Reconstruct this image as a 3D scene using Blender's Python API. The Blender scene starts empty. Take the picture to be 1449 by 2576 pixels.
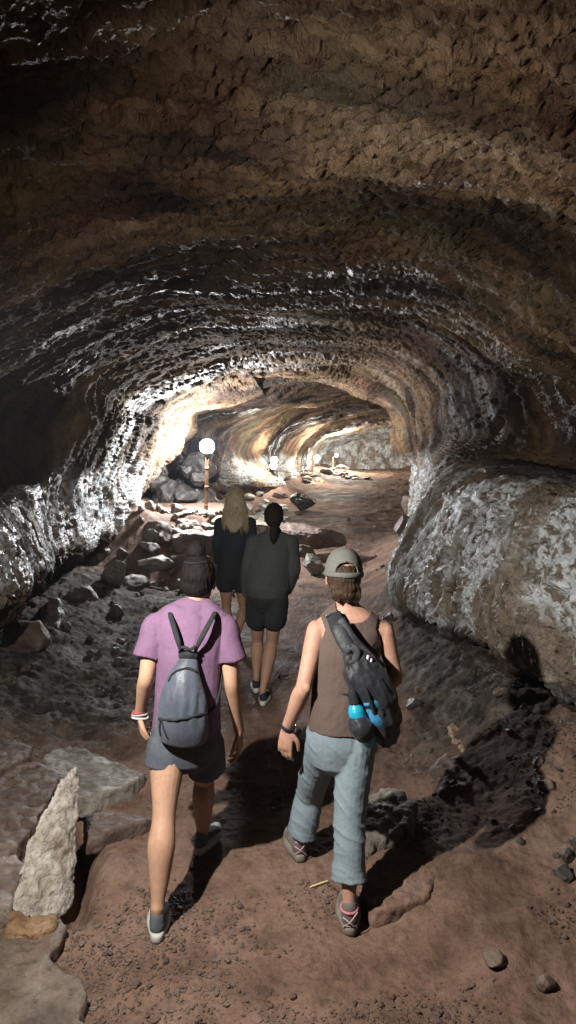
import bpy, bmesh, math, random, os
import numpy as np
from mathutils import Vector, Matrix, Euler
from mathutils.bvhtree import BVHTree

C = bpy.context.scene.collection
R = math.radians
PI = math.pi

# ------------------------------------------------------------------ camera
CAM_H = 2.08
F_PX = 1750.0          # focal length in units of a 1449 x 2576 picture
TILT = R(5.16)
CAM = Vector((0, 0, CAM_H))
FWD = Vector((0, math.cos(TILT), -math.sin(TILT)))
UPV = Vector((0, math.sin(TILT), math.cos(TILT)))


def P(px, py, Y):
    """World point at depth Y that the survey of the photograph gives for a pixel."""
    d = FWD + Vector((1, 0, 0)) * ((px - 724.5) / F_PX) + UPV * ((1288 - py) / F_PX)
    return CAM + d * (Y / d.y)


def G(px, py, z=0.0):
    d = FWD + Vector((1, 0, 0)) * ((px - 724.5) / F_PX) + UPV * ((1288 - py) / F_PX)
    return CAM + d * ((z - CAM_H) / d.z)


# ------------------------------------------------------------------ noise
def _hash(ix, iy, iz, seed):
    h = (ix.astype(np.uint32) * np.uint32(374761393)) ^ (iy.astype(np.uint32) * np.uint32(668265263)) \
        ^ (iz.astype(np.uint32) * np.uint32(2147483647)) ^ np.uint32((seed * 974634777) & 0xffffffff)
    h = (h ^ (h >> np.uint32(13))) * np.uint32(1274126177)
    h = (h ^ (h >> np.uint32(16))) * np.uint32(2246822519)
    return h ^ (h >> np.uint32(15))


def noise2(x, y, seed=0):
    xi = np.floor(x); yi = np.floor(y)
    xf = x - xi; yf = y - yi
    xi = xi.astype(np.int64); yi = yi.astype(np.int64)
    u = xf * xf * xf * (xf * (xf * 6 - 15) + 10)
    v = yf * yf * yf * (yf * (yf * 6 - 15) + 10)
    z0 = np.zeros_like(xi)

    def g(a, b):
        ang = _hash(xi + a, yi + b, z0, seed).astype(np.float64) * (2 * PI / 4294967296.0)
        return np.cos(ang) * (xf - a) + np.sin(ang) * (yf - b)
    n0 = g(0, 0) * (1 - u) + g(1, 0) * u
    n1 = g(0, 1) * (1 - u) + g(1, 1) * u
    return (n0 * (1 - v) + n1 * v) * 1.4


def fbm2(x, y, oct=4, seed=0, gain=.5, lac=2.03):
    s = 0; a = 1.0
    for i in range(oct):
        s = s + a * noise2(x, y, seed + i * 17)
        x = x * lac + 3.1; y = y * lac + 7.7; a *= gain
    return s


def worley2(x, y, seed=0, both=False):
    xi = np.floor(x).astype(np.int64); yi = np.floor(y).astype(np.int64)
    z0 = np.zeros_like(xi)
    d1 = np.full(x.shape, 9.0); d2 = np.full(x.shape, 9.0)
    for a in (-1, 0, 1):
        for b in (-1, 0, 1):
            h = _hash(xi + a, yi + b, z0, seed)
            fx = (h & np.uint32(65535)).astype(np.float64) / 65535.0
            fy = (h >> np.uint32(16)).astype(np.float64) / 65535.0
            d = np.hypot(xi + a + fx - x, yi + b + fy - y)
            d2 = np.minimum(d2, np.maximum(d, d1))
            d1 = np.minimum(d1, d)
    return (d1, d2) if both else d1


def noise3(p, seed=0):
    i = np.floor(p); f = p - i
    i = i.astype(np.int64)
    w = f * f * f * (f * (f * 6 - 15) + 10)
    out = 0
    for a in (0, 1):
        for b in (0, 1):
            for c in (0, 1):
                h = _hash(i[:, 0] + a, i[:, 1] + b, i[:, 2] + c, seed)
                gx = (h & np.uint32(1023)).astype(np.float64) / 511.5 - 1
                gy = ((h >> np.uint32(10)) & np.uint32(1023)).astype(np.float64) / 511.5 - 1
                gz = ((h >> np.uint32(20)) & np.uint32(1023)).astype(np.float64) / 511.5 - 1
                dot = gx * (f[:, 0] - a) + gy * (f[:, 1] - b) + gz * (f[:, 2] - c)
                wt = (w[:, 0] if a else 1 - w[:, 0]) * (w[:, 1] if b else 1 - w[:, 1]) * (w[:, 2] if c else 1 - w[:, 2])
                out = out + dot * wt
    return out


def fbm3(p, oct=4, seed=0, gain=.5):
    s = 0; a = 1.0
    for k in range(oct):
        s = s + a * noise3(p, seed + 31 * k)
        p = p * 2.03 + 5.3; a *= gain
    return s


def sstep(a, b, x):
    t = np.clip((x - a) / (b - a), 0, 1)
    return t * t * (3 - 2 * t)


def pchip(xk, yk, x):
    """Monotone cubic through keys; yk may have trailing dimensions."""
    xk = np.asarray(xk, float); yk = np.asarray(yk, float); x = np.asarray(x, float)
    h = np.diff(xk)
    sh = (-1,) + (1,) * (yk.ndim - 1)
    d = np.diff(yk, axis=0) / h.reshape(sh)
    m = np.zeros_like(yk)
    a, b = d[:-1], d[1:]
    w1 = (2 * h[1:] + h[:-1]).reshape(sh); w2 = (h[1:] + 2 * h[:-1]).reshape(sh)
    ok = a * b > 0
    with np.errstate(divide='ignore', invalid='ignore'):
        mm = (w1 + w2) / (w1 / a + w2 / b)
    m[1:-1] = np.where(ok, mm, 0)
    m[0] = d[0]; m[-1] = d[-1]
    k = np.clip(np.searchsorted(xk, x) - 1, 0, len(xk) - 2)
    t = ((x - xk[k]) / h[k]).reshape(sh)
    hh = h[k].reshape(sh)
    return (yk[k] * (1 + 2 * t) * (1 - t) ** 2 + m[k] * hh * t * (1 - t) ** 2
            + yk[k + 1] * t * t * (3 - 2 * t) + m[k + 1] * hh * t * t * (t - 1))


def catmull(pts, n):
    pts = np.asarray(pts, float)
    k = len(pts)
    if k < 3:
        t = np.linspace(0, 1, n)[:, None]
        return pts[0] * (1 - t) + pts[-1] * t
    ext = np.vstack([2 * pts[0] - pts[1], pts, 2 * pts[-1] - pts[-2]])
    u = np.linspace(0, k - 1, n)
    i = np.clip(np.floor(u).astype(int), 0, k - 2)
    t = (u - i)[:, None]
    p0, p1, p2, p3 = ext[i], ext[i + 1], ext[i + 2], ext[i + 3]
    return .5 * (2 * p1 + (p2 - p0) * t + (2 * p0 - 5 * p1 + 4 * p2 - p3) * t * t + (3 * p1 - p0 - 3 * p2 + p3) * t ** 3)


# ------------------------------------------------------------------ mesh helpers
def mesh_np(name, V, F, mat=None, smooth=True, uv=None):
    """V (n,3), F (m,k) arrays -> linked object."""
    me = bpy.data.meshes.new(name)
    V = np.ascontiguousarray(V, dtype=np.float32); F = np.ascontiguousarray(F, dtype=np.int32)
    m, k = F.shape
    me.vertices.add(len(V)); me.vertices.foreach_set('co', V.ravel())
    me.loops.add(m * k); me.loops.foreach_set('vertex_index', F.ravel())
    me.polygons.add(m)
    me.polygons.foreach_set('loop_start', np.arange(0, m * k, k, dtype=np.int32))
    me.polygons.foreach_set('use_smooth', np.full(m, smooth, dtype=bool))
    if uv is not None:
        l = me.uv_layers.new(name='UVMap')
        l.data.foreach_set('uv', np.ascontiguousarray(uv[F.ravel()], dtype=np.float32).ravel())
    me.update(calc_edges=True)
    me.validate()
    o = bpy.data.objects.new(name, me); C.objects.link(o)
    if mat: me.materials.append(mat)
    return o


def grid_faces(r, c, wrap=False):
    i = np.arange(r - 1)[:, None]; j = np.arange(c if wrap else c - 1)[None, :]
    j2 = (j + 1) % c
    a = i * c + j; b = i * c + j2; d = (i + 1) * c + j; e = (i + 1) * c + j2
    return np.stack([a, b, e, d], -1).reshape(-1, 4)


def tag(o, label=None, cat=None, group=None, kind=None):
    if label: o['label'] = label
    if cat: o['category'] = cat
    if group: o['group'] = group
    if kind: o['kind'] = kind
    return o


def empty(name, loc, label=None, cat=None, group=None):
    o = bpy.data.objects.new(name, None); C.objects.link(o)
    o.location = loc; o.empty_display_size = .1
    return tag(o, label, cat, group)


def parent(o, p):
    """Keep the world place while parenting."""
    o.parent = p

    def world(q):
        m = q.matrix_basis
        return m if q.parent is None else world(q.parent) @ q.matrix_parent_inverse @ m
    o.matrix_parent_inverse = world(p).inverted()
    return o


class MB:
    """Collects closed shapes in one bmesh-like pair of lists."""
    def __init__(s): s.v = []; s.f = []; s.n = 0

    def add(s, V, F):
        V = np.asarray(V, float)
        s.v.append(V)
        for f in F: s.f.append(tuple(int(i) + s.n for i in f))
        s.n += len(V)

    def tube(s, path, rad, n=None, seg=16, side=(1, 0, 0), cap=True, ends='rr'):
        """Loft of ellipses along a path: rad = radius or (across side, across depth) per key."""
        path = [tuple(p) for p in path]
        k = len(path)
        rr = np.array([(r, r) if np.isscalar(r) else r for r in rad], float)
        n = n or max(2, (k - 1) * 5 + 1)
        pts = catmull(path, n); rr = np.maximum(catmull(rr, n), 1e-4)
        tan = np.gradient(pts, axis=0); tan /= np.linalg.norm(tan, axis=1)[:, None] + 1e-9
        sd = np.array(side, float)
        if sd.ndim == 1: sd = np.repeat(sd[None], n, 0)
        else: sd = catmull(sd, n)
        A = sd - (sd * tan).sum(1)[:, None] * tan
        A /= np.linalg.norm(A, axis=1)[:, None] + 1e-9
        B = np.cross(tan, A)
        if cap:
            pre_p, pre_r, preA, preB = [], [], [], []
            for q in (80, 55, 28):
                cs, sn = math.cos(R(q)), math.sin(R(q))
                pre_p.append(pts[0] - tan[0] * min(rr[0]) * sn); pre_r.append(rr[0] * cs); preA.append(A[0]); preB.append(B[0])
            post_p, post_r = [], []
            for q in (28, 55, 80):
                cs, sn = math.cos(R(q)), math.sin(R(q))
                post_p.append(pts[-1] + tan[-1] * min(rr[-1]) * sn); post_r.append(rr[-1] * cs)
            if ends[0] == 'f': pre_p, pre_r, preA, preB = [], [], [], []
            if ends[1] == 'f': post_p, post_r = [], []
            vs = lambda *a: np.vstack([x for x in a if len(x)])
            pts = vs(pre_p, pts, post_p); rr = vs(pre_r, rr, post_r)
            A = vs(preA, A, [A[-1]] * len(post_p)); B = vs(preB, B, [B[-1]] * len(post_p))
            n = len(pts)
        th = np.linspace(0, 2 * PI, seg, endpoint=False)
        V = pts[:, None, :] + A[:, None, :] * (rr[:, 0, None] * np.cos(th))[..., None] + B[:, None, :] * (rr[:, 1, None] * np.sin(th))[..., None]
        F = [tuple(f) for f in grid_faces(n, seg, True)]
        F.append(tuple(range(seg))[::-1]); F.append(tuple((n - 1) * seg + i for i in range(seg)))
        s.add(V.reshape(-1, 3), F)
        return s

    def ball(s, c, r, rot=None, seg=20):
        r = np.array([r] * 3 if np.isscalar(r) else r, float)
        V = []; n = 12
        for i in range(n + 1):
            a = PI * (i + .001) / (n + .002)
            for j in range(seg):
                b = 2 * PI * j / seg
                V.append((math.sin(a) * math.cos(b), math.sin(a) * math.sin(b), math.cos(a)))
        V = np.array(V) * r
        if rot is not None: V = V @ np.array(rot.to_matrix()).T
        F = [tuple(f)[::-1] for f in grid_faces(n + 1, seg, True)]
        F.append(tuple(range(seg))); F.append(tuple(n * seg + i for i in range(seg))[::-1])
        s.add(V + np.array(c), F)
        return s

    def box(s, c, d, rot=None):
        V = np.array([(x, y, z) for x in (-.5, .5) for y in (-.5, .5) for z in (-.5, .5)]) * np.array(d)
        if rot is not None: V = V @ np.array(rot.to_matrix()).T
        s.add(V + np.array(c), [(0, 1, 3, 2), (4, 6, 7, 5), (0, 4, 5, 1), (2, 3, 7, 6), (0, 2, 6, 4), (1, 5, 7, 3)])
        return s

    def obj(s, name, mat, smooth=True):
        me = bpy.data.meshes.new(name)
        me.from_pydata(np.vstack(s.v).tolist(), [], s.f)
        me.update()
        me.polygons.foreach_set('use_smooth', np.full(len(me.polygons), smooth, dtype=bool))
        o = bpy.data.objects.new(name, me); C.objects.link(o)
        if mat: me.materials.append(mat)
        return o

    def remesh(s, name, mat, voxel=.005, smooth=4, disp=None, factor=.5):
        """All the shapes fused into one continuous surface; disp(co, no) -> offset along the normal."""
        o = s.obj(name, None)
        m = o.modifiers.new('r', 'REMESH'); m.mode = 'VOXEL'; m.voxel_size = voxel; m.use_smooth_shade = True
        if smooth:
            m = o.modifiers.new('s', 'SMOOTH'); m.iterations = smooth; m.factor = factor
        dg = bpy.context.evaluated_depsgraph_get()
        me = bpy.data.meshes.new_from_object(o.evaluated_get(dg))
        old = o.data; o.modifiers.clear(); o.data = me; bpy.data.meshes.remove(old)
        me.name = name
        if disp is not None:
            n = len(me.vertices)
            co = np.empty(n * 3, np.float32); no = np.empty(n * 3, np.float32)
            me.vertices.foreach_get('co', co); me.vertex_normals.foreach_get('vector', no)
            co = co.reshape(-1, 3).astype(float); no = no.reshape(-1, 3).astype(float)
            co = disp(co, no)
            me.vertices.foreach_set('co', co.astype(np.float32).ravel()); me.update()
        me.polygons.foreach_set('use_smooth', np.full(len(me.polygons), True, dtype=bool))
        me.materials.clear()
        if mat: me.materials.append(mat)
        return o


# ------------------------------------------------------------------ node helpers
def new_mat(name):
    m = bpy.data.materials.new(name); m.use_nodes = True
    nt = m.node_tree
    b = nt.nodes['Principled BSDF']
    return m, nt, b


def nd(nt, t, **kw):
    n = nt.nodes.new(t)
    for k, v in kw.items():
        if k.startswith('i_'): n.inputs[k[2:].replace('_', ' ')].default_value = v
        else: setattr(n, k, v)
    return n


def ramp(nt, fac, stops):
    r = nt.nodes.new('ShaderNodeValToRGB')
    e = r.color_ramp.elements
    while len(e) < len(stops): e.new(.5)
    for q, (p, c) in zip(e, stops):
        q.position = p; q.color = (c, c, c, 1) if np.isscalar(c) else (*c, 1)
    nt.links.new(fac, r.inputs['Fac'])
    return r.outputs['Color']


def noise_n(nt, vec, scale, detail=6, rough=.6, dist=0.0):
    n = nd(nt, 'ShaderNodeTexNoise', i_Scale=scale, i_Detail=detail, i_Roughness=rough, i_Distortion=dist)
    if vec is not None: nt.links.new(vec, n.inputs['Vector'])
    return n.outputs['Fac']


def voro_n(nt, vec, scale, feature='F1', out='Distance', rnd=1.0):
    n = nd(nt, 'ShaderNodeTexVoronoi', feature=feature, i_Scale=scale, i_Randomness=rnd)
    if vec is not None: nt.links.new(vec, n.inputs['Vector'])
    return n.outputs[out]


def mix_n(nt, fac, a, b, mode='MIX'):
    m = nd(nt, 'ShaderNodeMix', data_type='RGBA', blend_type=mode)
    if isinstance(fac, (int, float)): m.inputs[0].default_value = fac
    else: nt.links.new(fac, m.inputs[0])
    for s, i in ((a, 6), (b, 7)):
        if isinstance(s, tuple): m.inputs[i].default_value = (*s, 1)
        else: nt.links.new(s, m.inputs[i])
    return m.outputs[2]


def math_n(nt, op, a, b=0.0):
    m = nd(nt, 'ShaderNodeMath', operation=op)
    for s, i in ((a, 0), (b, 1)):
        if isinstance(s, (int, float)): m.inputs[i].default_value = s
        else: nt.links.new(s, m.inputs[i])
    return m.outputs[0]


def bump_n(nt, h, dist=.01, strength=1.0, normal=None):
    b = nd(nt, 'ShaderNodeBump', i_Distance=dist, i_Strength=strength)
    nt.links.new(h, b.inputs['Height'])
    if normal is not None: nt.links.new(normal, b.inputs['Normal'])
    return b.outputs['Normal']


def mapping(nt, vec, scale=(1, 1, 1), loc=(0, 0, 0)):
    m = nd(nt, 'ShaderNodeMapping')
    m.inputs['Scale'].default_value = scale; m.inputs['Location'].default_value = loc
    nt.links.new(vec, m.inputs['Vector'])
    return m.outputs['Vector']
# ------------------------------------------------------------------ rock materials
def cave_material():
    m, nt, b = new_mat('wet_lava_rock')
    uv = nd(nt, 'ShaderNodeTexCoord').outputs['UV']       # (metres round the tube, metres along it)
    ring = mapping(nt, uv, (.38, 1.25, 1))
    n1 = noise_n(nt, mapping(nt, uv, (.45, 1.0, 1)), 1.1, 8, .62, .4)
    n2 = noise_n(nt, ring, 4.5, 8, .65, .6)
    n3 = noise_n(nt, mapping(nt, uv, (.7, 1, 1), (7, 3, 0)), 13, 6, .7)
    base = ramp(nt, n1, [(.34, (.040, .025, .019)), (.43, (.098, .063, .042)), (.53, (.18, .117, .069)), (.68, (.26, .19, .124))])
    dark = ramp(nt, n2, [(.36, (.30, .25, .24)), (.5, (.84, .80, .76)), (.66, (1.2, 1.16, 1.08))])
    c = mix_n(nt, .85, base, dark, 'MULTIPLY')
    band = ramp(nt, noise_n(nt, mapping(nt, uv, (.13, .75, 1), (31, 4, 0)), 1.6, 7, .6, .8), [(.42, .26), (.50, .84), (.60, 1.3)])
    c = mix_n(nt, .85, c, band, 'MULTIPLY')
    oli = ramp(nt, noise_n(nt, mapping(nt, uv, (1, 1, 1), (3, 9, 0)), .7, 4, .5), [(.55, 0.0), (.72, .55)])
    c = mix_n(nt, oli, c, (.10, .095, .05))
    red = ramp(nt, noise_n(nt, mapping(nt, uv, (1, 1, 1), (13, 1, 0)), .8, 4, .5), [(.58, 0.0), (.72, .5)])
    c = mix_n(nt, red, c, (.11, .045, .035))
    at = nd(nt, 'ShaderNodeAttribute', attribute_name='crust_lit').outputs['Fac']
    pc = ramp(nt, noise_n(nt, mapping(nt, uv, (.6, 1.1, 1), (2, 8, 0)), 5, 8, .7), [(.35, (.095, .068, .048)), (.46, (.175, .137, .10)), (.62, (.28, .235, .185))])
    glint = math_n(nt, 'MULTIPLY', ramp(nt, noise_n(nt, mapping(nt, uv, (.9, .9, 1), (4, 2, 0)), 1.5, 4, .6), [(.45, 0.0), (.56, 1.0)]),
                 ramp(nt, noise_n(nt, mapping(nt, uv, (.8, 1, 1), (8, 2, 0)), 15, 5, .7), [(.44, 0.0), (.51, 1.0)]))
    pc = mix_n(nt, glint, pc, (.62, .66, .68))  # bluish-white lamp glints painted into the wall colour
    c = mix_n(nt, at, c, pc)  # pale lower walls, with lamp light also put into the colour
    shade = nd(nt, 'ShaderNodeAttribute', attribute_name='recess_shade').outputs['Fac']
    c = mix_n(nt, shade, c, ramp(nt, n2, [(.35, (.016, .009, .009)), (.6, (.052, .028, .026))]))  # maroon recess rock, with the recess shade painted in as darker colour
    pits = ramp(nt, n3, [(.34, .36), (.46, 1.0)])
    c = mix_n(nt, .8, c, pits, 'MULTIPLY')
    nt.links.new(c, b.inputs['Base Color'])
    wet = noise_n(nt, mapping(nt, uv, (.22, .9, 1), (5, 5, 0)), 1.5, 7, .62, .5)
    wet = ramp(nt, wet, [(.50, 0.0), (.61, .85)])
    wet = math_n(nt, 'MAXIMUM', wet, math_n(nt, 'MULTIPLY', at, ramp(nt, noise_n(nt, mapping(nt, uv, (.8, .8, 1), (1, 6, 0)), 1.7, 6, .65), [(.43, .06), (.54, 1.0)])))
    nt.links.new(ramp(nt, wet, [(0, .90), (.5, .64), (1, .38)]), b.inputs['Roughness'])
    nt.links.new(ramp(nt, wet, [(0, .08), (1, .46)]), b.inputs['Specular IOR Level'])
    f1 = noise_n(nt, mapping(nt, uv, (.42, 1.35, 1)), 30, 6, .7, .3)
    f2 = noise_n(nt, mapping(nt, uv, (.75, 1, 1)), 95, 3, .6)
    nb = bump_n(nt, f1, .034, 1.0)
    nb = bump_n(nt, f2, .016, 1.0, nb)
    vs = math_n(nt, 'MULTIPLY', ramp(nt, voro_n(nt, mapping(nt, uv, (.9, 1, 1)), 21), [(.10, 0.0), (.34, 1.0)]), 1.0)
    nb = bump_n(nt, vs, .020, .9, nb)
    nt.links.new(nb, b.inputs['Normal'])
    return m


def boulder_material(name, cols, scale=6, rough=(.75, .5), bump=.02):
    m, nt, b = new_mat(name)
    oc = nd(nt, 'ShaderNodeNewGeometry').outputs['Position']
    n1 = noise_n(nt, oc, scale, 8, .65, .3)
    n2 = noise_n(nt, oc, scale * 6, 6, .7)
    c = ramp(nt, n1, [(.32, cols[0]), (.5, cols[1]), (.66, cols[2])])
    c = mix_n(nt, .75, c, ramp(nt, n2, [(.32, .3), (.48, 1.0), (.7, 1.25)]), 'MULTIPLY')
    nt.links.new(c, b.inputs['Base Color'])
    nt.links.new(ramp(nt, n1, [(.4, rough[0]), (.6, rough[1])]), b.inputs['Roughness'])
    nb = bump_n(nt, noise_n(nt, oc, scale * 5, 6, .65), bump, .8)
    nb = bump_n(nt, noise_n(nt, oc, scale * 22, 4, .6), bump * .3, .8, nb)
    nt.links.new(nb, b.inputs['Normal'])
    return m


M = {}
M['cave'] = cave_material()
M['rock_grey'] = boulder_material('grey_lava_stone', [(0.072, 0.061, 0.050), (0.144, 0.126, 0.104), (0.216, 0.194, 0.166)], 5)
M['slab_pale'] = boulder_material('chalky_grey_slab', [(.20, .15, .105), (.36, .325, .28), (.46, .43, .39)], 5)
M['rock_pale'] = boulder_material('pale_crusted_stone', [(0.158, 0.115, 0.072), (0.288, 0.245, 0.194), (0.374, 0.346, 0.302)], 5)
M['rock_tan'] = boulder_material('tan_earthy_rock', [(.075, .052, .040), (.135, .10, .076), (.19, .15, .12)], 4)
M['rock_brown'] = boulder_material('brown_lava_stone', [(0.043, 0.027, 0.022), (0.094, 0.061, 0.047), (0.144, 0.101, 0.079)], 4)
M['rock_ochre'] = boulder_material('ochre_stone', [(0.115, 0.058, 0.029), (0.245, 0.144, 0.072), (0.324, 0.230, 0.144)], 7)
M['rock_dark'] = boulder_material('dark_clinker', [(0.018, 0.014, 0.013), (0.043, 0.035, 0.030), (0.072, 0.061, 0.054)], 6, (.6, .35))


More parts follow.
